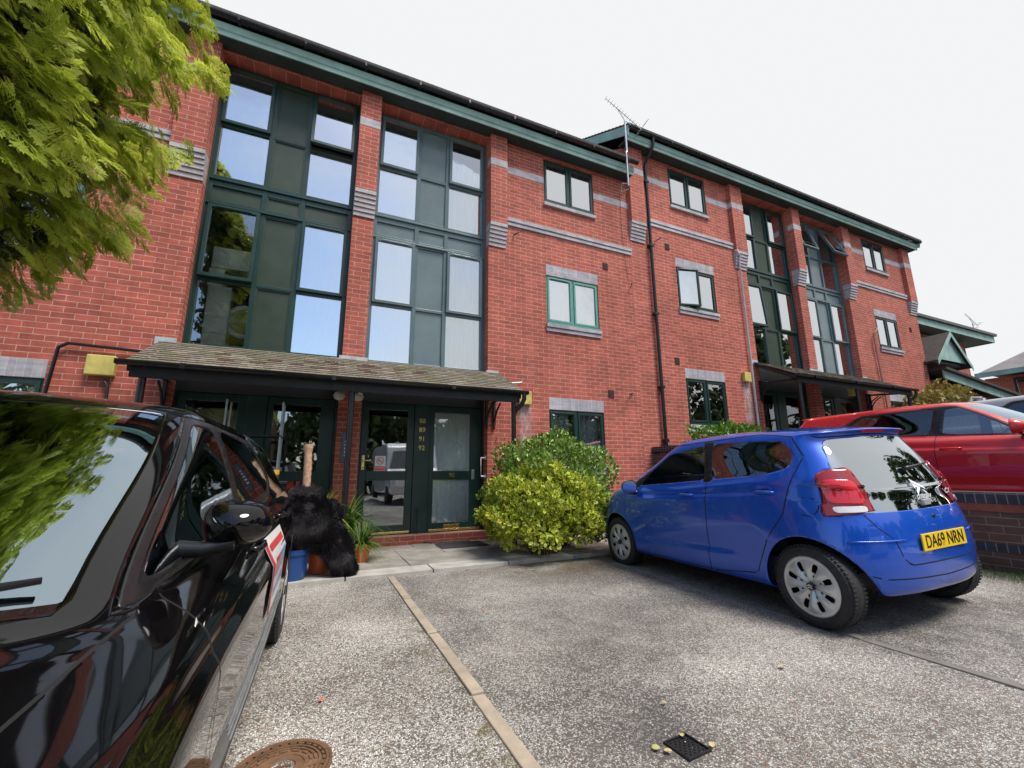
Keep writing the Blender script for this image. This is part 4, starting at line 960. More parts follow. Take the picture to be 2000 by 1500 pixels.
# ---- blue hatchback
rings = [ring(.60, 1.40, -1.60, [(-1.7, .26), (-1.2, .20)], 3, 3), ring(.745, 1.58, -1.67, [(-1.7, .255), (-1.2, .205)], 3, 3), ring(.79, 1.68, -1.705, [(-2, .31), (-1.3, .27), (0, .25), (2, .28)], 3, 3),
    ring(.800, 1.725, -1.735, [(-2, .48), (0, .46), (2, .46)], 2.8, 3.0), ring(.808, 1.715, -1.728, [(-2, .63), (0, .62), (2, .60)], 2.7, 2.9), ring(.806, 1.67, -1.705, [(-2, .755), (0, .76), (2, .72)], 2.6, 2.8),
    ring(.788, 1.56, -1.668, [(-2, .80), (-1.2, .93), (0, .885), (1, .86), (2, .80)], 2.6, 2.7), ring(.775, 1.30, -1.655, [(-2, .83), (-1.4, .99), (-.8, 1.0), (0, .93), (1, .91), (2, .89)], 2.7, 2.7, .02),
    ring(.750, 1.0, -1.63, [(-1.63, .92), (-1.2, 1.06), (0, .965), (1, .975)], 2.3, 2.6, .02, cf=.34, cr=.33), ring(.69, .60, -1.525, [(-1.6, 1.14), (-.9, 1.19), (0, 1.17), (.6, 1.18)], 2.3, 2.6, .015, cf=.27, cr=.28),
    ring(.628, .26, -1.41, [(-1.45, 1.335), (-.8, 1.37), (0, 1.37), (.3, 1.345)], 2.4, 2.8, .02, cf=.22, cr=.24), ring(.585, .14, -1.47, [(-1.47, 1.365), (-.8, 1.412), (0, 1.405), (.2, 1.38)], 2.5, 3.0, .02, cf=.22, cr=.22),
    ring(.40, -.02, -1.30, [(-1.3, 1.405), (-.6, 1.445), (0, 1.432)], 3, 3, .012), ring(.12, -.3, -.95, [(-1, 1.448), (-.3, 1.453)], 2.5, 2.5, .0), ring(.002, -.5, -.75, [(-1, 1.452), (-.3, 1.454)], 2, 2)]
FW = rnd([(.60, .955), (-.36, 1.022), (-.33, 1.345), (.16, 1.275), (.42, 1.12)], .03)
RWN = rnd([(-.455, 1.028), (-1.03, 1.075), (-1.20, 1.12), (-1.225, 1.22), (-1.13, 1.335), (-.43, 1.352)], .06)
PIL = [(-.345, 1.0), (-.47, 1.01), (-.44, 1.375), (-.315, 1.37)]
APL = rnd([(.80, .915), (.585, .95), (.41, 1.12), (.47, 1.10), (.84, .925)], .01)
GL = rnd([(-.05, .795), (.60, .795), (.625, .90), (.60, 1.09), (.50, 1.315), (-.05, 1.335)], .05)
TLR = rnd([(.80, .77), (.525, .80), (.50, .86), (.545, 1.06), (.66, 1.105), (.90, 1.12), (.90, .86)], .05)
bp = dict(gapw=.0045, fair=3, w=.805, yf=1.735, yr=-1.735, cowl=.95, belt=.95, seat=-.25, rseat=-.98, axles=(1.06, -1.28), r=.285, paint=PBLUE, flare=.022, steer=.34,
    side=[('front_glass', FW, .45), ('rear_glass_side', RWN, .45), ('pillar', PIL, .45), ('pillar', APL, .45),
          ('light', rnd([(-1.40, .985), (-1.385, 1.075), (-1.50, 1.11), (-1.80, 1.12), (-1.80, .76), (-1.62, .79)], .04), .49),
          ('headlight', rnd([(1.28, .76), (1.45, .83), (1.62, .76), (1.64, .70), (1.45, .68)], .02), .45),
          ('repeater', rnd([(1.02, .74), (1.06, .74), (1.06, .76), (1.02, .76)], .01), .5)],
    rear=[('light', TLR, -1.42, ('body', 'light')), ('hatch_glass', GL, -1.35, ('body',)), ],
    uv=[('windscreen', (-1, .80, 8.12, 9.92))], upil=.5, ugl=.5,
    front=[('grille', rnd([(-.02, .38), (.45, .40), (.40, .52), (-.02, .52)], .03), 1.2, ('body',))],
    seams=[([(.60, .95), (.86, .90), (.86, .55), (.74, .235), (-.36, .235), (-.40, .8), (-.40, 1.02)], .5), ([(-.40, .235), (-.86, .30), (-1.0, .58), (-1.16, .78), (-1.225, 1.0), (-1.30, 1.20), (-1.20, 1.36), (-.9, 1.40), (.1, 1.365), (.42, 1.18), (.60, .98)], .5),
           ([(-1.175+.068*math.cos(a)-.16, .84+.068*math.sin(a)) for a in np.linspace(0, 2*math.pi, 25)], .6)],
    rseams=[([(0, .45), (.37, .45), (.42, .50), (.45, .62), (.53, .70), (.57, .785)], -1.5), ([(0, .352), (.55, .37), (.72, .42)], -1.4), ([(.55, 1.35), (.50, 1.335), (0, 1.35)], -1.2)],
    crease=[(.40, -.03, .010, .012, -.75, .62), (.865, -.055, .008, .014, -1.25, 1.0)], only={}, parts=[('front_glass', SIDEG, 'door_glass'), ('rear_glass_side', TINTG, 'rear_door_glass'), ('pillar', BLACK, 'pillar_trim'), ('headlight', LCLR, 'headlight'), ('repeater', LCLR, 'side_repeater'), ('hatch_glass', glass_mat('hatch_glass', .46, (.22, .24, .24), (.9, .97, 1.)), 'tailgate_glass'),
        ('windscreen', WSCR, 'windscreen'), ('grille', BLACK, 'grille')], gap=.05)
BC, sh = build_car('blue_hatchback', 'bright blue five door hatchback with yellow rear number plate', 'car', rings, bp)
def surf(G, axis, a, b, neg=True):
    """surface point of the shell: axis 1 -> y of the tail at (x=a,z=b), axis 0 -> |x| of the side at (y=a,z=b)"""
    if axis == 1: h = G.ray_cast(Vector((a, -4, b)), Vector((0, 1, 0)))[0]; return h.y if h else -1.6
    h = G.ray_cast(Vector((4, a, b)), Vector((-1, 0, 0)))[0]; return h.x if h else .7
GB = sh.bvh
def rear_text(t, name, s, size, x, z, m, G, tilt=0, push=.004, parent=None, ext=.001, bold=0):
    y = surf(G, 1, x, z); return text(name, s, size, m, parent or t, Matrix.Translation((x, y-push, z)) @ Matrix.Rotation(rad(90-tilt), 4, 'X'), ext, bold=bold)
# tail lights: thick lens, inner square bowl, clear strip, one object per side
lts = split_sides(sh, 'light', BC, LDRED, 'tail_light')
def patch_on(G, P2, s_, th, m, name, parent, axis_fn):
    pass
def rear_patch(G, poly, s_, push, m, name, parent, n=14, thick=.008):
    """lens patch following the rear shell: polygon in (|x|,z)"""
    P = np.array(rnd(poly, .03)); x0, z0 = P.min(0); x1, z1 = P.max(0); bm = bmesh.new(); g = {}
    for i in range(n+1):
        for j in range(n+1):
            x = x0+(x1-x0)*i/n; z = z0+(z1-z0)*j/n; y = surf(G, 1, x, z); g[i, j] = bm.verts.new((x, y-push, z))
    for i in range(n):
        for j in range(n): bm.faces.new((g[i, j], g[i+1, j], g[i+1, j+1], g[i, j+1]))
    S2 = Shell.__new__(Shell); S2.bm = bm; S2.UL = None; S2.lab = bm.faces.layers.int.new('lab'); S2.names = ['body']
    S2.region('in', lambda X, Y, Z: sdpoly(P, X, Z)); bm.normal_update(); S2.finish(); o = S2.out('in', [m], parent, thick=0, oname=name)
    if s_ < 0: o.data.transform(Matrix.Scale(-1, 4, (1, 0, 0)))
    sm = o.modifiers.new('solid', 'SOLIDIFY'); sm.thickness = thick; sm.offset = 0; bv = o.modifiers.new('bevel', 'BEVEL'); bv.width = .003; bv.segments = 2; bv.limit_method = 'ANGLE'
    return o
for s_, o in zip((1, -1), lts or []):
    rear_patch(GB, [(.70, .865), (.53, .855), (.545, 1.02), (.70, 1.03)], s_, .022, LRED, 'lens', o)
    rear_patch(GB, [(.70, .80), (.545, .805), (.54, .842), (.70, .842)], s_, .018, LCLR, 'reversing_lens', o)
# plate, badges, handles, wiper, details
yp = surf(GB, 1, 0, .60)
mb = MB(); mb.box(-.13, .13, surf(GB, 1, 0, 1.374)-.008, surf(GB, 1, 0, 1.374)+.03, 1.360, 1.392); mb.build('brake_light', LRED, BC, bevel=.006)
mb = MB(); mb.box(-.26, .26, yp-.014, yp-.0045, .530, .641); pl_ = mb.build('number_plate', PLY, BC, bevel=.003)
text('registration', 'DA69 NRN', .118, BLACK, pl_, Matrix.Translation((0, yp-.0148, .585)) @ UP @ Matrix.Scale(.80, 4, (1, 0, 0)), .0008, bold=.0012)
for x0_, x1_ in ((-.70, -.38), (.38, .70)):
    mb = MB(); pts = []
    for k in range(9): x = x0_+(x1_-x0_)*k/8; pts.append((x, surf(GB, 1, x, .612)-.002, .612))
    mb.tube(pts, .006, 6); mb.build('bumper_crease', PBLUE, BC, smooth=True)
mb = MB()
for dz in (-.005, -.042):
    for s_ in (1, -1):
        for (xa, za, xb, zb) in ((0, .985, .042, .935),):
            pts = [(0, 1.0+dz), (.055*s_, .945+dz), (.055*s_, .927+dz), (0, .976+dz)]; mb.poly([(x, surf(GB, 1, abs(x), z)-.012, z) for x, z in pts]); mb.poly([(x, surf(GB, 1, abs(x), z)-.009, z) for x, z in pts])
BADGE = mat('badge_silver', (.85, .86, .88), .35, .03); mb.build('chevron_badge', BADGE, BC)
rear_text(BC, 'badge_lettering', 'CITROËN', .040, 0, .872, BADGE, GB, tilt=-5, push=.012, bold=.001); rear_text(BC, 'badge_lettering', 'C1', .055, .40, .885, BADGE, GB, tilt=-5, push=.010)
mb = MB(); y = surf(GB, 1, 0, .84); mb.prism([(-.05, .855), (.05, .855), (.035, .815), (-.035, .815)], 1, y-.02, y-.0); mb.build('glass_hinge_cover', HUB, BC, bevel=.004)
mb = MB(); y = surf(GB, 1, 0, .74); mb.lathe([(.001, .004), (.017, .004), (.02, 0), (.02, -.01)], 18, Matrix.Translation((0, y, .735)) @ UP); mb.build('tailgate_lock', BLACK, BC, smooth=50)
mb = MB(); pts = [(.02+.34*k/6, surf(GB, 1, .02+.34*k/6, 1.07+.03*k/6)-.022, 1.07+.03*k/6) for k in range(7)]; mb.tube(pts, [.02, .016, .012, .01, .009, .008, .007], 8); mb.build('rear_wiper', BLACK, BC, smooth=True)
for y, z in ((-.16, .885), (-1.02, .935)):
    for s_ in (1, -1):
        x = surf(GB, 0, y, z); mb = MB(); mb.tube([((x-.004)*s_, y+.085, z-.004), ((x+.022)*s_, y+.07, z), ((x+.03)*s_, y, z+.003), ((x+.022)*s_, y-.07, z), ((x-.004)*s_, y-.085, z-.002)], [.012, .013, .0125, .013, .012], 10); mb.build('door_handle', PBLUE, BC, smooth=True)
        m2 = MB(); m2.lathe([(.001, 0), (.045, 0)], 20, Matrix.Translation(((x+.0015)*s_, y, z-.004)) @ Matrix.Rotation(rad(90*s_), 4, 'Y') @ Matrix.Scale(.62, 4, (1, 0, 0))); m2.build('handle_recess', SEAM, BC)
mirror(BC, .76, .62, .95, 1, PBLUE, .95); mirror(BC, -.76, .62, .95, -1, PBLUE, .95)
place(BC, 4.195, 3.384, -.064, rad(-2.8), rad(-3.3), rad(-.34))
# ---- generic five door hatchback used for the black, red and grey cars
def hatch_rings(L_=4.2, w_=.875, h=1.42, belt=.93, s0=0, s1=0, zc=0):
    f, r = L_*.5, -L_*.5; k = h/1.42
    return [ring(w_-.20, f-.35, r+.35, [(0, .19)], 3, 3), ring(w_-.085, f-.14, r+.14, [(0, .20)], 3, 3), ring(w_-.035, f-.05, r+.04, [(-3, .30), (0, .25), (3, .28)], 3, 3),
        ring(w_-.010, f, r, [(-3, .50), (0, .42), (3, .48)], 2.7, 2.9), ring(w_, f-.015, r+.005, [(-3, .66), (0, .62), (3, .62)], 2.6, 2.8), ring(w_-.004, f-.06, r+.03, [(-3, .80), (0, .78), (3, .72)], 2.5, 2.7),
        ring(w_-.028, f-.17, r+.07, [(-3, .93), (0, belt-.05), (f-1.0, belt-.08), (f, .76)], 2.5, 2.6), ring(w_-.052, f-.48, r+.10, [(-3, .98), (-1, belt+.04), (0, belt+.0), (f-1.0, belt-.02+zc*.7), (f, .86+zc)], 2.6, 2.6, .02, cf=.6, cr=.45),
        ring(w_-.085, f-.80+s0*.6, r+.13, [(-3, 1.03), (-1, belt+.08), (0, belt+.03), (f-1.0, belt+.01+zc*.9), (f, .94+zc*2)], 2.5, 2.6, .025, cf=.42, cr=.35), ring(w_-.115, f-1.06+s0, r+.16, [(-3, 1.06), (-1, belt+.11), (0, belt+.06), (f-1.1, belt+.04+zc), (f, .97+zc*2)], 2.3, 2.5, .03, cf=.30, cr=.28),
        ring(w_-.195, f-1.45+s1, r+.30, [(-3, 1.22*k), (0, 1.20*k), (f, 1.17*k)], 2.3, 2.5, .02, cf=.24, cr=.25), ring(w_-.265, f-1.78+s1, r+.42, [(-3, 1.335*k), (-.6, 1.365*k), (f, 1.345*k)], 2.3, 2.6, .02, cf=.20, cr=.22),
        ring(w_-.315, f-1.90+s1, r+.36, [(-3, 1.362*k), (-.6, 1.405*k), (f, 1.378*k)], 2.4, 2.8, .02, cf=.20, cr=.2), ring(w_-.50, f-2.05, r+.65, [(-3, 1.39*k), (-.4, 1.435*k), (f, 1.42*k)], 3, 3, .012), ring(.12, f-2.4, r+1.1, [(-3, 1.44*k), (f, 1.445*k)], 2.5, 2.5), ring(.002, f-2.6, r+1.4, [(-3, 1.442*k), (f, 1.445*k)], 2, 2)]
def hatch(name, label, pm, L_=4.2, w_=.875, h=1.42, wb=2.6, r=.315, belt=.93, glass=SIDEG, rglass=TINTG, chrome=False, cat='car', rubstrip=False, wscr=None, s0=0, s1=0, ms=1.1, zc=0):
    f, rr = L_*.5, -L_*.5; k = h/1.42; fa = f-(.66 if rubstrip else .80); ra = fa-wb; b = belt
    FWp = rnd([(f-.80, b+.015), (f-2.02, b+.085), (f-1.99, 1.315*k), (f-1.50, 1.315*k), (f-.80, 1.3*k)], .03)
    RWp = rnd([(f-2.14, b+.095), (f-2.95, b+.14), (f-3.15, b+.20), (f-2.92, 1.30*k), (f-2.10, 1.335*k)], .05)
    SUR = rnd([(f-.75, b-.01), (f-3.02, b+.115), (f-3.28, b+.20), (f-2.96, 1.335*k), (f-2.0, 1.35*k), (f-1.50, 1.34*k), (f-.75, 1.32*k)], .04)
    p = dict(fair=10, w=w_, yf=f, yr=rr, cowl=f-1.1, belt=b, seat=f-2.35, rseat=f-3.1, axles=(fa, ra), r=r, paint=pm, flare=.02, wstyle='alloy', tw=.2, steer=.36, crease=[(b-.10, -.03, .010, .016, rr+.5, f-.5), (.38, 0, .010, .014, ra+.45, fa-.45)],
        side=[('front_glass', FWp, .45), ('rear_glass_side', RWp, .45), ('pillar', SUR, .45), ('light', rnd([(rr+.22, .80), (rr+.30, .98), (rr-.1, 1.0), (rr-.1, .80)], .03), .5),
              ('headlight', rnd([(f-.55, .72), (f-.38, .80), (f-.02, .72), (f-.02, .62), (f-.3, .62)], .03), .4), ('repeater', rnd([(fa-.42, .78), (fa-.48, .78), (fa-.48, .80), (fa-.42, .80)], .008), .5)]
             +([('strip', [(fa-.50, .36), (ra+.50, .36), (ra+.50, .43), (fa-.50, .43)], .6)] if rubstrip else []),
        rear=[('light', rnd([(w_+.1, .80), (.52, .80), (.52, .98), (w_+.1, 1.0)], .03), rr+.35, ('body', 'light')), ],
        uv=[('windscreen', (-1, .80, 9.10, 10.93)), ('hatch_glass', (2.30, 9, 9.2, 10.9))],
        front=[('grille', rnd([(-.02, .33), (.50, .35), (.45, .52), (-.02, .54)], .03), f-.5, ('body',))],
        seams=[([(f-1.12, b), (f-1.10, .70), (f-1.20, .26), (f-2.08, .26), (f-2.08, b+.08)], .5), ([(f-2.08, .26), (f-2.55, .26), (f-2.78, .62), (f-3.0, .85), (f-3.1, b+.14)], .5), ([(fa-.36, .30), (fa-.42, .60), (f-1.12, b)], .5) if rubstrip else ([(f-.5, .60), (f-.45, .45)], .5)],
        rseams=[([(0, .62), (.5, .62), (.56, .82), (.60, .98), (.62, 1.1)], rr+.4)], tseams=[([(w_-.135, f-1.0), (w_-.17, f-.6), (w_-.26, f-.22)], .55)],
        parts=[('front_glass', glass, 'door_glass'), ('rear_glass_side', rglass, 'rear_door_glass'), ('pillar', BLACK, 'window_surround'), ('light', LRED, 'tail_light'), ('headlight', LCLR, 'headlight'), ('repeater', LCLR, 'side_repeater'), ('hatch_glass', SIDEG, 'tailgate_glass'), ('windscreen', wscr or WSCR, 'windscreen'), ('grille', BLACK, 'grille'), ('strip', mat('grey_trim', (.16, .16, .16), .5, .2), 'sill_trim')], gap=.05)
    rg = hatch_rings(L_, w_, h, belt, s0, s1, zc); t, sh = build_car(name, label, cat, rg, p); G = sh.bvh
    for y, z in ((f-1.93, .83), (f-2.88, .87)):
        for s_ in (1, -1):
            x = surf(G, 0, y, z); mb = MB(); mb.tube([((x-.004)*s_, y+.10, z), ((x+.024)*s_, y+.08, z), ((x+.032)*s_, y, z), ((x+.024)*s_, y-.08, z), ((x-.004)*s_, y-.10, z)], .012, 10); mb.build('door_handle', pm, t, smooth=True)
    mirror(t, w_-.14, f-1.36, b+.115, 1, pm, ms); mirror(t, -w_+.14, f-1.36, b+.115, -1, pm, ms)
    return t, G, f
BK, GK, f = hatch('black_hatchback', 'black hatchback close at left with its windscreen facing the viewer', PBLACK, L_=4.5, w_=.88, h=1.37, wb=2.84, r=.315, rubstrip=True, belt=.855, s0=.30, s1=.12, ms=.80, zc=-.045)
BK.matrix_world = Matrix.Translation((-1.005, 2.35, -.10)) @ Matrix.Rotation(math.pi-rad(1.0), 4, 'Z')
# wipers, sill ribs, mirror stalk trim, door sign, sun strip on the black car
for x0_, x1_, z_ in ((-.62, .02, .955), (.10, .66, .955)):
    mb = MB(); y_ = f-.80; z_ -= .075; mb.tube([(x0_, y_-.16, z_+.045), ((x0_+x1_)/2, y_+.01, z_+.03), (x1_, y_+.05, z_+.01)], [.006, .013, .016], 8); mb.build('wiper', BLACK, BK, smooth=True)
def side_patch(y0, y1, z0, z1, push, name, m, parent):
    ys_, zs_ = np.linspace(y0, y1, 8), np.linspace(z0, z1, 7); V = [(-(surf(GK, 0, y, z)+push), y, z) for y in ys_ for z in zs_]
    return fast(name, V, [(i*7+j, i*7+j+1, (i+1)*7+j+1, (i+1)*7+j) for i in range(7) for j in range(6)], m, parent=parent, smooth=True)
sgo = side_patch(.20, -.48, .52, .83, .006, 'door_sign', WHITE, BK)
SR, SB = mat('sign_letters', (.62, .05, .07), .4), mat('sign_blue', (.08, .20, .50), .4)
side_patch(.19, .13, .53, .82, .009, 'red_border', SR, sgo); side_patch(.09, -.42, .77, .80, .009, 'sign_line', SR, sgo)
for k in range(7): side_patch(.06-.068*k, .022-.068*k, .66, .74, .009, 'sign_letter', SB if k > 2 else SR, sgo)
for k in range(9): side_patch(.06-.052*k, .03-.052*k, .58, .62, .009, 'sign_letter', SB, sgo)
sg = MB()
for z in (.375, .388, .401, .414):
    pts = [(-(surf(GK, 0, y, z)+.002), y, z) for y in np.linspace(.75, -.75, 12)]; sg.tube(pts, .0025, 5)
sg.build('sill_rib', STEEL, BK)
# headlights seen from above etc. are part of the shell; window chrome edge
mb = MB(); pts = [(-(surf(GK, 0, y, z)+.003), y, z) for y, z in ((f-1.0, .865), (f-1.5, .897), (f-2.08, .935), (f-2.6, .965), (f-3.15, 1.03))]; 
RC, GR, f = hatch('red_hatchback', 'red hatchback parked on the upper terrace behind the brick retaining wall', PRED, L_=4.32, w_=.845, h=1.44, wb=2.6, r=.31, glass=SIDEG, belt=.93)
RC.matrix_world = Matrix.Translation((7.86, 2.86, .43)) @ Matrix.Rotation(math.pi, 4, 'Z')
GC, GG, f = hatch('silver_hatchback', 'silver grey hatchback at far right beyond the red car', PGREY, L_=4.2, w_=.87, h=1.45, wb=2.6, glass=SIDEG)
GC.matrix_world = Matrix.Translation((9.95, 1.85, .63)) @ Matrix.Rotation(math.pi, 4, 'Z')
# ---- white van behind the viewer, seen only in the door glass
VN = thing('white_van', 'white panel van parked behind the viewer, reflected in the entrance door', 'van', (3.6, -5.6, -.12))
mb = MB(); prof = [(-2.5, .35), (-2.5, 1.0), (-2.46, 2.25), (-2.3, 2.38), (1.2, 2.38), (1.6, 2.2), (2.15, 1.3), (2.9, 1.05), (3.05, .7), (3.05, .35)]
mb.prism(prof, 0, -.98, .98); b = mb.build('body', PWHITE, VN, bevel=.06)
for x in (-.9, .9):
    for y in (-1.7, 2.1):
        mb = MB(); mb.lathe([(.001, 0), (.34, 0), (.34, .22), (.001, .22)], 24, Matrix.Translation((x-.11, y, .34)) @ Matrix.Rotation(rad(90), 4, 'Y')); mb.build('wheel', RUBBER, VN)
for s_ in (-1, 1): mb = MB(); mb.box(s_*.88-.06, s_*.88+.06, 3.0, 3.06, .8, 1.25); mb.build('headlight', LCLR, VN); 
mb = MB(); mb.prism([(-.85, 1.38), (.85, 1.38), (.78, 2.1), (-.78, 2.1)], 1, 0, .02); o = mb.build('windscreen', TINTG, VN); o.matrix_local = Matrix.Translation((0, 2.15, 1.36)) @ Matrix.Rotation(rad(32), 4, 'X') @ Matrix.Translation((0, 0, -1.36))
mb = MB(); mb.box(-.26, .26, 3.056, 3.07, .5, .61); mb.build('number_plate', PLY, VN)
VN.rotation_euler = (0, 0, 0)
# ------------------------------------------------------------ utility pole behind the viewer, reflected in the bay window
UPo = thing('utility_pole', 'wooden utility pole with a crossarm across the road', 'pole', (-2.2, -13.5, -.3))
mb = MB(); mb.tube([(0, 0, 0), (0, 0, 8.6)], [.16, .11], 10); mb.build('pole', BARK, UPo, smooth=True); mb = MB(); mb.box(-.9, .9, -.06, .06, 7.2, 7.34); mb.build('crossarm', BARK, UPo)
# ------------------------------------------------------------ vegetation helpers
def leafmat(name, a, b, trans=.35, rough=.45, sc=9, spec=.5, isl=1.):
    t = NT(name); g = t.new('ShaderNodeNewGeometry'); r = g.outputs['Random Per Island']
    if isl < 1: r = t.math('ADD', t.math('MULTIPLY', r, isl), t.math('MULTIPLY', t.rng(t.noise(t.coord(), 3.5, 4, .6), .36, .62), 1-isl))
    col = t.mix(r, a, b); n = t.noise(t.coord(), sc, 3); col = t.mix(t.rng(n, .35, .7, 0, .6), col, tuple(x*.6 for x in a))
    t.set(t.b, Base_Color=col, Roughness=rough); t.b.inputs['Specular IOR Level'].default_value = spec
    tr = t.new('ShaderNodeBsdfTranslucent'); t.l.new(col, tr.inputs['Color']); m = t.new('ShaderNodeMixShader'); m.inputs[0].default_value = trans
    t.l.new(t.b.outputs[0], m.inputs[1]); t.l.new(tr.outputs[0], m.inputs[2]); t.l.new(m.outputs[0], t.out.inputs[0]); MAT[name] = t.m; return t.m
def frames(d, n):
    """orthonormal frames: y along d, z near n"""
    d = d/np.linalg.norm(d, axis=1, keepdims=True); x = np.cross(d, n); x /= np.maximum(np.linalg.norm(x, axis=1, keepdims=True), 1e-6); z = np.cross(x, d)
    return np.stack([x, d, z], 2)      # columns
def scatter(T, TF, pos, Fr, sc, mi=None):
    """copies of template verts T (n,3) faces TF at pos with frames"""
    n = len(T); K = len(pos)
    V = np.einsum('kij,nj->kni', Fr, T)*sc[:, None, None]+pos[:, None, :]
    F = (np.asarray(TF)[None]+(np.arange(K)*n)[:, None, None]).reshape(-1, np.asarray(TF).shape[1])
    return V.reshape(-1, 3), F
def spray_template(seed, pairs=6, sub=5):
    r = np.random.default_rng(seed); V = []; F = []
    def dia(p, d, l, w_, up_=0.):
        d = d/np.linalg.norm(d); s = np.array([d[1], -d[0], 0]); o = len(V); q = p+d*l; mid = p+d*l*.55
        z = np.array([0, 0, 1.])
        V.extend([p-s*w_*.45, mid-s*w_+z*.004, q, mid+s*w_+z*.004]); F.append((o, o+1, o+2, o+3)); return q
    def bend(p): return p
    L_ = 1.
    for i in range(5): dia(np.array([0, L_*i/5, 0.]), np.array([r.normal(0, .04), 1, 0.]), L_/5*1.15, .022*(1-i*.12))
    for i in range(pairs):
        t = .08+.86*i/pairs
        for s in (1, -1):
            a = rad(r.uniform(38, 56)); d = np.array([s*math.sin(a), math.cos(a), r.normal(0, .12)]); l = (.60*(1-t)**.75+.10)*r.uniform(.75, 1.15); p = np.array([0, t+r.uniform(-.02, .02), 0.])
            dia(p, d, l, .024)
            for j in range(sub):
                u = .22+.7*j/sub; pp = p+d*l*u
                for s2 in (1, -1):
                    a2 = rad(r.uniform(30, 50))*s2; dd = np.array([d[0]*math.cos(a2)-d[1]*math.sin(a2), d[0]*math.sin(a2)+d[1]*math.cos(a2), d[2]+r.normal(0, .1)]); dia(pp, dd, (.20*(1-u)+.065)*r.uniform(.8, 1.2)*(.6+l), .022)
    V = np.array(V); V[:, 2] -= .22*V[:, 1]**2+.30*V[:, 0]**2+0
    return V, np.array(F)
SPR = [spray_template(k) for k in range(4)]
CONM = leafmat('cypress_foliage', (.34, .46, .03), (.84, .88, .16), .45, .5, 5, isl=.3)
CONM_SHADE = leafmat('cypress_foliage_shaded', (.035, .07, .008), (.17, .25, .025), .25, .6, 5, isl=.3)  # darker leaf copy: shade inside the crown put into the colour
def conifer(name, label, base, prof, n, size, sector=None, cat='tree', mats=(CONM, CONM_SHADE), seed=1, lobes=.22, trunk_r=.2, droop=.75, group=None):
    """prof: list of (z, radius) above base"""
    r = np.random.default_rng(seed); t = thing(name, label, cat, base, group)
    H_ = prof[-1][0]; mb = MB(); mb.tube([(0, 0, -.4), (0, 0, H_*.5), (0, 0, H_*.96)], [trunk_r, trunk_r*.6, .02], 10)
    zb = prof[0][0]
    for k in range(34):
        z = zb+(H_-zb)*.8*(k+.3)/34; a = k*2.399; R_ = np.interp(z, [q[0] for q in prof], [q[1] for q in prof])*.8
        mb.tube([(0, 0, z-.25), (math.cos(a)*R_*.5, math.sin(a)*R_*.5, z+.05), (math.cos(a)*R_, math.sin(a)*R_, z-.05)], [.05, .03, .008], 6)
    mb.build('trunk', BARK, t, smooth=True)
    z = r.uniform(zb, H_, n*3); Rz = np.interp(z, [q[0] for q in prof], [q[1] for q in prof]); keep = r.uniform(0, max(q[1] for q in prof), n*3) < Rz+.15; z = z[keep][:n]; Rz = Rz[keep][:n]; K = len(z)
    a = r.uniform(*(sector or (0, 2*math.pi)), K)
    # lumpy branches: radius modulation in angle and height
    lump = 1+lobes*np.sin(a*9+3*np.sin(z*2.1+seed))*np.sin(z*5.2+2*np.sin(a*4+seed))+.6*lobes*np.sin(a*23+z*7)
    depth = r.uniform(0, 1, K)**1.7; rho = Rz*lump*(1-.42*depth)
    pos = np.stack([np.cos(a)*rho, np.sin(a)*rho, z+r.normal(0, .05, K)], 1)
    outw = np.stack([np.cos(a), np.sin(a), np.zeros(K)], 1); dz = np.array([0, 0, -1.])
    d = outw*(1-droop*.5)+dz*droop*r.uniform(.5, 1.4, (K, 1))+r.normal(0, .34, (K, 3)); nn = outw*1.0+np.array([0, 0, .75])+r.normal(0, .38, (K, 3))
    Fr = frames(d, nn); sc = size*r.uniform(.7, 1.25, K); Vs = []; Fs = []; MI = []; off = 0
    for q in range(4):
        k = np.arange(K) % 4 == q; T, TF = SPR[q]; V, F = scatter(T, TF, pos[k], Fr[k], sc[k]); Vs.append(V); Fs.append(F+off); off += len(V)
        MI.append(np.repeat((depth[k] > .30).astype(int), len(TF)))  # sprays deeper in the crown take the leaf colour with painted shade
    fast('crown', np.concatenate(Vs), np.concatenate(Fs), list(mats), np.concatenate(MI), parent=t)
    return t
def bushy(name, label, base, prof, n, size, seed, m1, m2, cat='tree', trunk_r=.25, group=None, z0=0):
    """broadleaf or far tree: leaf clumps spread through an uneven volume"""
    r = np.random.default_rng(seed); t = thing(name, label, cat, base, group); H_ = prof[-1][0]
    mb = MB(); mb.tube([(0, 0, -.5), (0, 0, H_*.4), (.1, 0, H_*.8)], [trunk_r, trunk_r*.7, .04], 8)
    for k in range(10): a = k*2.4; z = H_*(.3+.05*k); R_ = np.interp(z, *zip(*prof))*.7; mb.tube([(0, 0, z), (math.cos(a)*R_, math.sin(a)*R_, z+.6)], [.08, .02], 5)
    mb.build('trunk', BARK, t, smooth=True)
    nb = 60; bz = r.uniform(prof[0][0], H_, nb); br_ = np.interp(bz, *zip(*prof)); ba = r.uniform(0, 2*math.pi, nb); bc = np.stack([np.cos(ba)*br_*.72, np.sin(ba)*br_*.72, bz], 1); bs = r.uniform(.16, .34, nb)*max(q[1] for q in prof)
    k = r.integers(0, nb, n); u = r.normal(size=(n, 3)); u /= np.linalg.norm(u, axis=1, keepdims=True); pos = bc[k]+u*bs[k][:, None]*r.uniform(.5, 1, (n, 1))**.5
    T = np.array([(-.5, 0, 0), (0, .35, .06), (.5, 0, 0), (0, -.35, .04)]); Fr = frames(r.normal(size=(n, 3)), u+r.normal(0, .5, (n, 3))); V, F = scatter(T, [(0, 1, 2, 3)], pos, Fr, size*r.uniform(.6, 1.3, n))
    fast('crown', V, F, [m1, m2], (r.uniform(size=n) < .45).astype(int), parent=t); return t
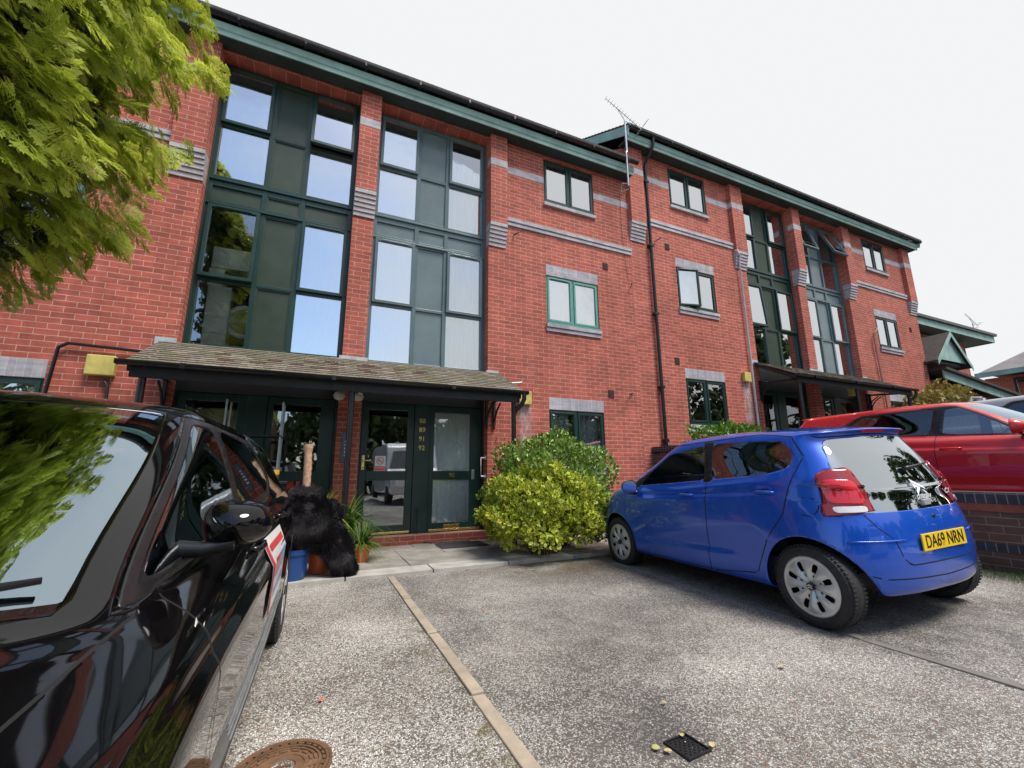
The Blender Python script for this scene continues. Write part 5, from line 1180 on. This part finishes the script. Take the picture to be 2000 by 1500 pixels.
# the near cypress, upper left
TX, TY = -3.17, 2.45
conifer('conifer_tree', 'bright yellow green cypress hanging over the black car at upper left', (TX, TY, -.12),
    [(1.99, .9), (2.10, 1.5), (2.45, 1.76), (2.8, 1.92), (4.4, 1.92), (6.5, 1.6), (9, .2)], 15500, .165, sector=(-1.35, .75), seed=3, lobes=.17, droop=.62)
# ------------------------------------------------------------ leafy bushes
def leaf_t(w_=.5, n=8):
    V = [(0, .5, .0)]; o = []
    for k in range(n): a = 2*math.pi*k/n; o.append((w_*.62*math.sin(a)*(1-.15*math.cos(a)), .5-.5*math.cos(a), .10*abs(math.sin(a))))
    i_ = [(x*.5, .5+(y-.5)*.6, z*.5-.0) for x, y, z in o]
    V = i_+o; F = []
    for k in range(n): F.append((k, (k+1) % n, n+(k+1) % n, n+k))
    F += [(3, 2, 1, 0), (7, 4, 3, 0), (7, 6, 5, 4)]
    MI = [1]*n+[0]*3
    return np.array(V, float), np.array(F), np.array(MI)
def bush(name, label, cat, c, half, n, size, mats, seed, flat=2.6, top=None, stems=True, cut=None, up_=.45, group=None):
    r = np.random.default_rng(seed); t = thing(name, label, cat, (c[0], c[1], c[2]), group); u = r.normal(size=(n*2, 3)); u /= np.linalg.norm(u, axis=1, keepdims=True)
    u = u[u[:, 2] > -.55][:n]; n = len(u)
    s = (np.abs(u)**flat).sum(1)**(1/flat); P = u/s[:, None]; lump = 1+.12*np.sin(P[:, 0]*7+seed)*np.sin(P[:, 1]*6+1)+.09*np.sin(P[:, 2]*8+P[:, 0]*5)+.05*np.sin(P[:, 0]*19+P[:, 2]*15)
    dep = r.uniform(0, 1, n)**1.8; P = P*(lump*(1-.25*dep))[:, None]*np.array(half); P[:, 2] = np.maximum(P[:, 2], -half[2]+.02+r.uniform(0, .05, n))
    if cut is not None: k = cut(P); P, u, dep = P[k], u[k], dep[k]; n = len(P)
    d = u*.5+np.array([0, 0, up_])+r.normal(0, .5, (n, 3)); nn = u+np.array([0, 0, .5])+r.normal(0, .35, (n, 3)); T, TF, TM = leaf_t()
    V, F = scatter(T, TF, P, frames(d, nn), size*r.uniform(.6, 1.25, n)); fast('foliage', V, F, list(mats), np.tile(TM, n), parent=t, smooth=False)
    mb = MB()
    for k in range(40):
        a = r.uniform(0, 2*math.pi); q = r.uniform(.3, .85); mb.tube([(half[0]*.15*math.cos(a), half[1]*.15*math.sin(a), -half[2]), (half[0]*q*math.cos(a), half[1]*q*math.sin(a), half[2]*r.uniform(-.3, .8))], [.014, .004], 5)
    mb.build('stem', BARK, t); return t
VG = leafmat('variegated_green', (.05, .14, .015), (.40, .50, .05), .25, .35, 12); VY = leafmat('variegated_yellow', (.34, .44, .03), (.96, .92, .12), .35, .4, 12)
PG = leafmat('privet_green', (.05, .15, .018), (.30, .46, .07), .2, .3, 12); PG2 = leafmat('privet_green_edge', (.07, .18, .02), (.42, .55, .09), .2, .3, 12)
bush('variegated_bush', 'yellow edged variegated bush by the door with number 90', 'bush', (2.86, 5.30, .46), (.74, .58, .57), 9500, .060, (VG, VY), 11)
bush('green_bush', 'dark green glossy bush behind the yellow variegated one', 'bush', (3.22, 5.72, .66), (.88, .74, .83), 10500, .054, (PG, PG2), 12)
# upright shoots
r_ = np.random.default_rng(5); T, TF, TM = leaf_t(); V_ = []; F_ = []; o_ = 0; sm = MB(); t = thing('bush_shoots', 'thin upright shoots growing out of the top of the green bush', 'plant', (3.2, 5.95, 1.25))
for k in range(16):
    x, y = r_.uniform(-.75, .35), r_.uniform(-.3, .3); h = r_.uniform(.12, .38); lean = r_.normal(0, .12, 2); sm.tube([(x, y, -.1), (x+lean[0]*h, y+lean[1]*h, h)], [.005, .002], 5); q = int(h*55)
    zz = r_.uniform(0, 1, q); pos = np.stack([x+lean[0]*h*zz, y+lean[1]*h*zz, zz*h], 1); d = r_.normal(size=(q, 3))+np.array([0, 0, .6]); V, F = scatter(T, TF, pos, frames(d, r_.normal(size=(q, 3))+np.array([0, 0, 1])), .035*r_.uniform(.6, 1.1, q)); V_.append(V); F_.append(F+o_); o_ += len(V)
fast('foliage', np.concatenate(V_), np.concatenate(F_), [PG, PG2], parent=t); sm.build('stem', BARK, t)
HG = leafmat('hedge_green', (.06, .17, .012), (.20, .38, .03), .3, .35, 12)
bush('clipped_hedge', 'low clipped bright green hedge under the window on the upper terrace', 'hedge', (7.35, 5.85, 1.42), (1.02, .30, .42), 3800, .062, (HG, HG), 14, flat=5)
bush('golden_shrub', 'loose golden green shrub at the far end of the right canopy', 'shrub', (16.2, 6.0, 2.45), (1.5, .7, .90), 2300, .12, (leafmat('golden_leaf', (.17, .22, .02), (.42, .42, .07), .3, .5, 3), leafmat('bronze_leaf', (.25, .13, .05), (.36, .32, .06), .3, .5, 3)), 15, flat=1.7)
# grass at the foot of the wall
n = 5200; pos = np.stack([rng.uniform(5.72, 6.10, n), rng.uniform(.4, 4.6, n), np.zeros(n)], 1); pos[:, 2] = [gz(a, b) for a, b in pos[:, :2]]
T = np.array([(-.03, 0, 0), (.03, 0, 0), (.015, 1, .15), (-.01, 1, .15)]); Fr = frames(np.array([0, 0, 1.])+rng.normal(0, .35, (n, 3)), rng.normal(size=(n, 3))); V, F = scatter(T, [(0, 1, 2, 3)], pos, Fr, rng.uniform(.025, .06, n)*1.)
tag(fast('grass', V, F, leafmat('grass_blade', (.07, .13, .015), (.20, .27, .04), .3, .6, 2)), 'mossy green grass strip at the foot of the retaining wall', 'grass', kind='stuff')
# trees to the right and behind the viewer (seen in the glass)
DK = leafmat('far_leaf', (.02, .045, .008), (.06, .11, .02), .15, .6, 1.5); DK2 = leafmat('far_leaf_light', (.04, .08, .012), (.10, .16, .03), .15, .6, 1.5)
for i, (x, y, h, rr) in enumerate([(17, -3.5, 7.2, 2.4), (22, -1.5, 8.2, 2.8), (15.5, -9, 7.0, 2.4), (-13, -15, 7.5, 2.6), (-8.5, -17, 6.2, 2.3), (-4.5, -16.5, 5.4, 2.4), (-.6, -17.5, 5.2, 2.2), (3, -16, 5.6, 2.2), (6.5, -18, 6.6, 2.6), (10, -16.5, 5.6, 2.4), (14, -18, 6.4, 2.8), (19, -17, 6.2, 2.8), (25, -18, 7, 3)]):
    bushy('tree', 'dark green garden tree across the road, seen only mirrored in the window glass', (x, y, -.3), [(.3, rr), (1.6, rr*1.4), (h*.6, rr*1.15), (h*1.05, .3)], 4200, .40, 40+i, DK, DK2, group='trees across the road')
# ------------------------------------------------------------ pots and plants by the door
OR = mat('terracotta_plastic', (.62, .13, .035), .4, .1, 9); OR2 = mat('orange_plastic', (.75, .20, .03), .4, .1, 9); BLP = mat('blue_pot', (.012, .07, .26), .35, .1, 9); WHP = mat('white_pot', (.6, .6, .58), .4, .1, 9)
STRAP = leafmat('strap_leaf', (.05, .13, .02), (.16, .28, .05), .25, .4, 6); YSTR = leafmat('yellow_strap_leaf', (.20, .25, .04), (.40, .42, .08), .25, .45, 6)
def pot(name, label, x, y, r, h, m, plant=None, seed=0, z=-.03, group='potted plants beside the door'):
    t = thing(name, label, 'plant pot' if not plant else 'potted plant', (x, y, z), group)
    mb = MB(); mb.lathe([(.001, 0), (r*.76, 0), (r*.78, .01), (r*.96, h-.05), (r*1.04, h-.05), (r*1.05, h), (r*.97, h), (r*.93, h-.05), (r*.9, h-.06)], 36); mb.build('pot', m, t, smooth=40)
    mb = MB(); mb.lathe([(.001, h-.035), (r*.93, h-.045)], 24); mb.build('soil', SOIL, t)
    if plant:
        R_ = np.random.default_rng(seed); kind, nl, ln, arch, mm = plant; V = []; F = []
        for k in range(nl):
            a = R_.uniform(0, 2*math.pi); l = ln*R_.uniform(.55, 1.1); q = R_.uniform(.25, 1.); w_ = .011*R_.uniform(.7, 1.3) if kind != 'palm' else .009
            base = np.array([R_.normal(0, .02), R_.normal(0, .02), h-.04+(R_.uniform(0, .25) if kind == 'palm' else 0)]); dr = np.array([math.cos(a), math.sin(a), 0]); sd_ = np.array([-math.sin(a), math.cos(a), 0]); o = len(V)
            for j in range(9):
                s = j/8; p = base+dr*l*(q*s*.75+arch*.3*s*s)+np.array([0, 0, l*(s*(1.05-q*.5)-arch*q*s*s*.9)]); ww = w_*(math.sin(min(1, s*1.2+.12)*math.pi)**.6 if s < 1 else 0)+.001
                V += [p-sd_*ww, p+sd_*ww]
                if kind == 'palm' and 1 < j < 8:      # leaflets
                    pass
            F += [(o+2*j, o+2*j+1, o+2*j+3, o+2*j+2) for j in range(8)]
        fast('leaves', V, F, mm, parent=t, smooth=True)
        if kind in ('palm', 'cane'):
            mb = MB()
            for k in range(5): a = k*1.3; mb.tube([(.03*math.cos(a), .03*math.sin(a), h-.05), (.05*math.cos(a), .05*math.sin(a), h+.25)], [.012, .007], 6)
            mb.build('stem', mat('green_stem', (.16, .22, .07), .5, .2), t)
    return t
pot('potted_plant', 'small orange pot of arching grassy leaves nearest the entrance door', .60, 5.80, .115, .20, OR, ('cane', 130, .50, 1.35, STRAP), 3)
pot('potted_plant', 'tall leafy palm in a white pot behind the small orange pot', .47, 6.10, .15, .24, WHP, ('palm', 190, .80, 1.3, STRAP), 4)
pot('potted_plant', 'spreading strap leaved plant behind the black furry toy', .12, 6.05, .17, .30, OR, ('palm', 150, .95, 1.2, YSTR), 5)
pot('plant_pot', 'orange pot under the edge of the black furry toy', .135, 5.36, .125, .30, OR, None, 0)
pot('plant_pot', 'bright orange pot tucked behind the toy arm', .33, 5.62, .12, .24, OR2, None, 0)
pot('plant_pot', 'blue pot under the black furry toy', -.12, 5.16, .16, .30, BLP, None, 0, z=-.04)
pot('potted_plant', 'arching green plant half hidden behind the black car', -.45, 6.15, .17, .34, OR, ('palm', 90, .9, .8, STRAP), 8)
pot('plant_pot', 'yellow pot standing high behind the black car', -.42, 5.45, .08, .12, mat('yellow_pot', (.75, .42, .06), .4), None, z=.93)
mb = MB(); mb.box(-.62, -.25, 5.3, 5.62, .90, .928)
for a in (-.6, -.29): mb.box(a, a+.03, 5.32, 5.35, -.03, .90); mb.box(a, a+.03, 5.58, 5.61, -.03, .90)
o = mb.build('plant_stand', BLKM, bevel=.003); tag(o, 'narrow dark stand carrying the yellow pot', 'stand')
# yucca stump rising out of the toy
t = thing('yucca_stump', 'pale cut cane stump rising straight up above the furry toy', 'plant', (-.03, 5.42, .25)); mb = MB(); pts = []; rs = []
for k in range(34):
    z = k/33*1.08; pts.append((-.045*z/1.1+.004*math.sin(z*9), 0, z)); rs.append(.042+.0045*(k % 2)-.004*z)
rs[-1] = .050; rs[-2] = .050; rs[-3] = .048
mb.tube(pts, rs, 14); mb.build('cane', mat('cane_bark', (.50, .31, .20), .85, .35, 30, bump=.004, bs=60), t, smooth=50)
mb = MB()
for k in range(9): a = k*.7; mb.lathe([(.001, .008), (.012, .004), (.013, -.004)], 8, Matrix.Translation((-.047+.036*math.cos(a), .036*math.sin(a), 1.085+.006*(k % 3)))) 
mb.build('leaf_scar', BARK, t)
# ------------------------------------------------------------ black furry toy (headless gorilla body) slumped over the pots
def blob(name, pts, rs, parent, m, sub=2):
    me = bpy.data.meshes.new(name); me.from_pydata([p for p, _ in pts], [(b, i) for i, (_, b) in enumerate(pts) if b is not None], []); o = bpy.data.objects.new(name, me); C.objects.link(o); o.parent = parent
    o.modifiers.new('skin', 'SKIN'); 
    for i, r in enumerate(rs): sv = me.skin_vertices[0].data[i]; sv.radius = (r, r) if not isinstance(r, tuple) else r; sv.use_root = (i == 0)
    s = o.modifiers.new('sub', 'SUBSURF'); s.levels = sub; s.render_levels = sub
    bpy.context.view_layer.update(); dg = bpy.context.evaluated_depsgraph_get(); me2 = bpy.data.meshes.new_from_object(o.evaluated_get(dg)); o.modifiers.clear(); o.data = me2; me2.materials.clear(); me2.materials.append(m)
    me2.polygons.foreach_set('use_smooth', [True]*len(me2.polygons)); return o
FUR = NT('black_fur'); FUR.b.inputs['Base Color'].default_value = (.026, .021, .028, 1); FUR.b.inputs['Roughness'].default_value = .9; FUR.b.inputs['Specular IOR Level'].default_value = .15; FUR.b.inputs['Sheen Weight'].default_value = .12; FUR = FUR.m
TY_ = thing('plush_toy', 'black furry toy gorilla body slumped over the plant pots with one arm hanging', 'soft toy', (0, 5.18, 0))
def lump(name, balls, parent, m, vox=.018):
    bm = bmesh.new()
    for (x, y, z, r, sy) in balls: bmesh.ops.create_icosphere(bm, subdivisions=3, radius=r, matrix=Matrix.Translation((x, y, z)) @ Matrix.Scale(sy, 4, (0, 1, 0)))
    me = bpy.data.meshes.new(name); bm.to_mesh(me); bm.free(); o = bpy.data.objects.new(name, me); C.objects.link(o); o.parent = parent
    rm = o.modifiers.new('r', 'REMESH'); rm.mode = 'VOXEL'; rm.voxel_size = vox; s = o.modifiers.new('s', 'SMOOTH'); s.factor = .7; s.iterations = 14
    bpy.context.view_layer.update(); me2 = bpy.data.meshes.new_from_object(o.evaluated_get(bpy.context.evaluated_depsgraph_get())); o.modifiers.clear(); o.data = me2; me2.materials.clear(); me2.materials.append(m)
    me2.polygons.foreach_set('use_smooth', [True]*len(me2.polygons)); return o
balls = [(-.06, .05, .47, .29, .85), (-.20, .05, .42, .27, .85), (.05, .03, .50, .25, .9), (-.06, .03, .63, .20, .9), (-.04, .03, .76, .11, 1), (-.12, .03, .75, .10, 1)]
for k in range(9): t_ = k/8; balls.append((.12+.25*t_**.8, -.02-.06*t_, .50-.42*t_, .145-.03*t_, .9))
tb = lump('torso', balls, TY_, FUR)
me = tb.data; r3 = np.random.default_rng(2); nf = len(me.polygons); ar = np.zeros(nf); me.polygons.foreach_get('area', ar); K = 52000; pick = r3.choice(nf, K, p=ar/ar.sum()); V = []; F = []
co = np.zeros(len(me.vertices)*3); me.vertices.foreach_get('co', co); co = co.reshape(-1, 3)
cen = np.zeros((nf, 3)); nr_ = np.zeros((nf, 3))
for i, p in enumerate(me.polygons): cen[i] = p.center; nr_[i] = p.normal
vs0 = np.array([p.vertices[0] for p in me.polygons]); vs1 = np.array([p.vertices[1] for p in me.polygons]); vs2 = np.array([p.vertices[2] for p in me.polygons])
a, b = r3.uniform(0, 1, (2, K, 1)); base = cen[pick]+(co[vs0[pick]]-cen[pick])*a*.9+(co[vs1[pick]]-cen[pick])*b*.9*(r3.uniform(-1, 1, (K, 1)))
nn = nr_[pick]; clump = np.sin(base*38)[:, [1, 2, 0]]*.55+np.sin(base*17+2)[:, [2, 0, 1]]*.5
d = nn*.55+np.array([.0, -.1, -.55])+clump+r3.normal(0, .22, (K, 3)); d /= np.linalg.norm(d, axis=1, keepdims=True); l = r3.uniform(.03, .085, (K, 1)); sd_ = np.cross(d, nn); sd_ /= np.maximum(np.linalg.norm(sd_, axis=1, keepdims=True), 1e-5)
V = np.stack([base-sd_*.0016, base+sd_*.0016, base+d*l*.6+nn*.004+sd_*.0011, base+d*l+np.array([0, 0, -.006])], 1).reshape(-1, 3); F = np.arange(K*4).reshape(-1, 4)
fast('fur', V, F, FUR, parent=tb)
# ------------------------------------------------------------ mat, covers, litter
mb = MB(); mb.box(1.72, 2.42, 6.18, 6.62, -.031, -.018)
for k in range(18): mb.box(1.74+.0375*k, 1.758+.0375*k, 6.20, 6.60, -.0175, -.013)
tag(mb.build('doormat', mat('mat_rubber', (.05, .05, .05), .9, .2, 40), bevel=.002), 'dark ribbed doormat on the paving below door 90', 'doormat')
RUST = mat('rusty_iron', (.19, .105, .06), .7, .35, 14, bump=.004, bs=120, metallic=.3)
mh = thing('manhole_cover', 'round rusty iron manhole cover in the gravel beside the black car', 'manhole cover', (-.02, 2.09, gz(0, 2.09)+.003)); mb = MB(); R0 = .165
mb.lathe([(.001, 0), (.045, 0), (.047, .003), (.055, .003), (.057, 0), (.075, 0), (.077, .004), (.085, .004), (.087, 0), (R0-.012, 0), (R0-.010, .006), (R0, .006), (R0, -.02)], 64)
for rr, n in ((.100, 14), (.116, 18), (.132, 22), (.146, 28)):
    for k in range(n):
        a = 2*math.pi*(k+.5*(n % 4 > 1))/n; m = Matrix.Rotation(a, 4, 'Z'); mb.box(rr-.0045, rr+.0045, -rr*.14, rr*.14, .0, .005, m)
mb.build('cover', RUST, mh, smooth=30); mb = MB(); mb.lathe([(R0+.002, .004), (R0+.012, .005), (R0+.013, -.02)], 64); mb.build('frame', RUST, mh, smooth=40)
mb = MB(); mb.lathe([(.001, .0012), (.040, .0012)], 24); o = mb.build('filled_recess', GROUND, mh); mb = MB(); mb.box(-.03, .03, -.005, .005, .001, .006); mb.build('lifting_bar', RUST, mh)
for k, ch in enumerate('GARDENER'): a = rad(150-k*14); text('cast_lettering', ch, .014, RUST, mh, Matrix.Translation((.066*math.cos(a), .066*math.sin(a), .002)) @ Matrix.Rotation(a-rad(90), 4, 'Z'), .0015) if False else None
dg_ = thing('drain_grate', 'small square black drain grate sunk in the gravel at the bottom', 'drain', (1.47, 1.545, gz(1.4, 1.5)+.002)); dg_.rotation_euler = (0, 0, rad(4)); mb = MB(); a = .066
mb.box(-a, a, -a, -a+.008, -.02, .008); mb.box(-a, a, a-.008, a, -.02, .008); mb.box(-a, -a+.008, -a+.008, a-.008, -.02, .008); mb.box(a-.008, a, -a+.008, a-.008, -.02, .008); mb.build('frame', BLACK, dg_, bevel=.002)
mb = MB(); mb.box(-a+.008, a-.008, -a+.008, a-.008, -.02, .0)
for i in range(9):
    for j in range(9):
        if (i+j) % 2: mb.box(-.056+.0125*i, -.0465+.0125*i, -.056+.0125*j, -.050+.0125*j, .0, .004)
mb.build('grate', BLKM, dg_)
T, TF, TM = leaf_t(.75, 8); LFM = {'red': mat('fallen_red', (.62, .12, .05), .6, .2), 'tan': mat('fallen_tan', (.50, .40, .18), .7, .2), 'yel': mat('fallen_yellow', (.40, .38, .14), .6, .2)}
def fleaf(x, y, c, s, label):
    s *= .7; V = T*s; o = fast('fallen_leaf', V-np.array([0, s*.5, 0]), TF, LFM[c]); o.location = (x, y, gz(x, y)+.013); o.rotation_euler = (random.uniform(-.2, .2), random.uniform(-.25, .25), random.uniform(0, 6)); tag(o, label, 'leaf', 'fallen leaves on the gravel')
LV = [(.20, 3.3, 'red', .032, 'small reddish leaf lying between the black car and the edging, the farther one'), (.12, 2.55, 'red', .034, 'small reddish leaf lying near the manhole cover'), (1.02, 3.55, 'red', .028, 'faint red leaf just right of the concrete edging'), (1.33, 3.5, 'red', .034, 'orange leaf lying right of the concrete edging in the next bay'),
    (-.02, 4.35, 'yel', .034, 'yellowish leaf lying beside the rear wheel of the black car'), (1.34, 1.58, 'yel', .045, 'pale yellow leaf at the left corner of the drain grate'), (1.37, 1.545, 'tan', .045, 'curled tan leaf at the left edge of the drain grate'), (1.50, 1.60, 'tan', .03, 'tan leaf at the back corner of the drain grate'), (1.56, 1.50, 'tan', .04, 'brown leaf at the right corner of the drain grate'),
    (2.35, 4.62, 'yel', .05, 'pale leaf in the damp mossy patch by the bush'), (2.5, 1.85, 'tan', .05, 'tan leaf in the gravel in front of the blue car'), (1.62, 1.83, 'tan', .03, 'tan leaf behind the drain grate')]
for q in LV: fleaf(*q)
# loose stone chips, each a small faceted pebble
n = 9000; px_ = rng.uniform(-.15, 4.2, n); py_ = rng.uniform(1.05, 4.9, n)**1; k = rng.uniform(size=n) < (1.2-py_/5.5); px_, py_ = px_[k], py_[k]; n = len(px_); pz = np.array([gz(a, b) for a, b in zip(px_, py_)])
T = np.array([(1, 0, .1), (0, 1, 0), (-1, 0, .15), (0, -1, .05), (.1, .1, .75)]); TF = [(0, 1, 4, 4), (1, 2, 4, 4), (2, 3, 4, 4), (3, 0, 4, 4)]
q = rng.normal(size=(n, 3))*.25+np.array([0, 0, 1.]); Fr = frames(rng.normal(size=(n, 3))*np.array([1, 1, .1]), q); V = (np.einsum('kij,nj->kni', Fr, T)*rng.uniform(.0022, .0055, n)[:, None, None]+np.stack([px_, py_, pz], 1)[:, None, :]).reshape(-1, 3)
TF3 = np.array([(0, 1, 4), (1, 2, 4), (2, 3, 4), (3, 0, 4)]); F = (TF3[None]+(np.arange(n)*5)[:, None, None]).reshape(-1, 3)
st = leafmat('stone_chip', (.22, .18, .15), (.62, .58, .52), 0., .85, 3); tag(fast('gravel', V, F, st), 'loose pale stone chips scattered over the tarmac', 'gravel', kind='stuff')
# a metal trolley frame and shelf standing in the recess beside the door
t = thing('shelf_rack', 'thin dark metal shelf rack in the shade left of the middle door post', 'rack', (-1.05, 6.25, -.03))
for x in (0, .62):
    for y in (0, .3): mb = MB(); mb.box(x, x+.022, y, y+.022, 0, 1.95); mb.build('upright', STEEL, t)
for z in (.5, 1.0, 1.5): mb = MB(); mb.box(.0, .64, .0, .32, z, z+.02); mb.build('shelf', BLKM, t)
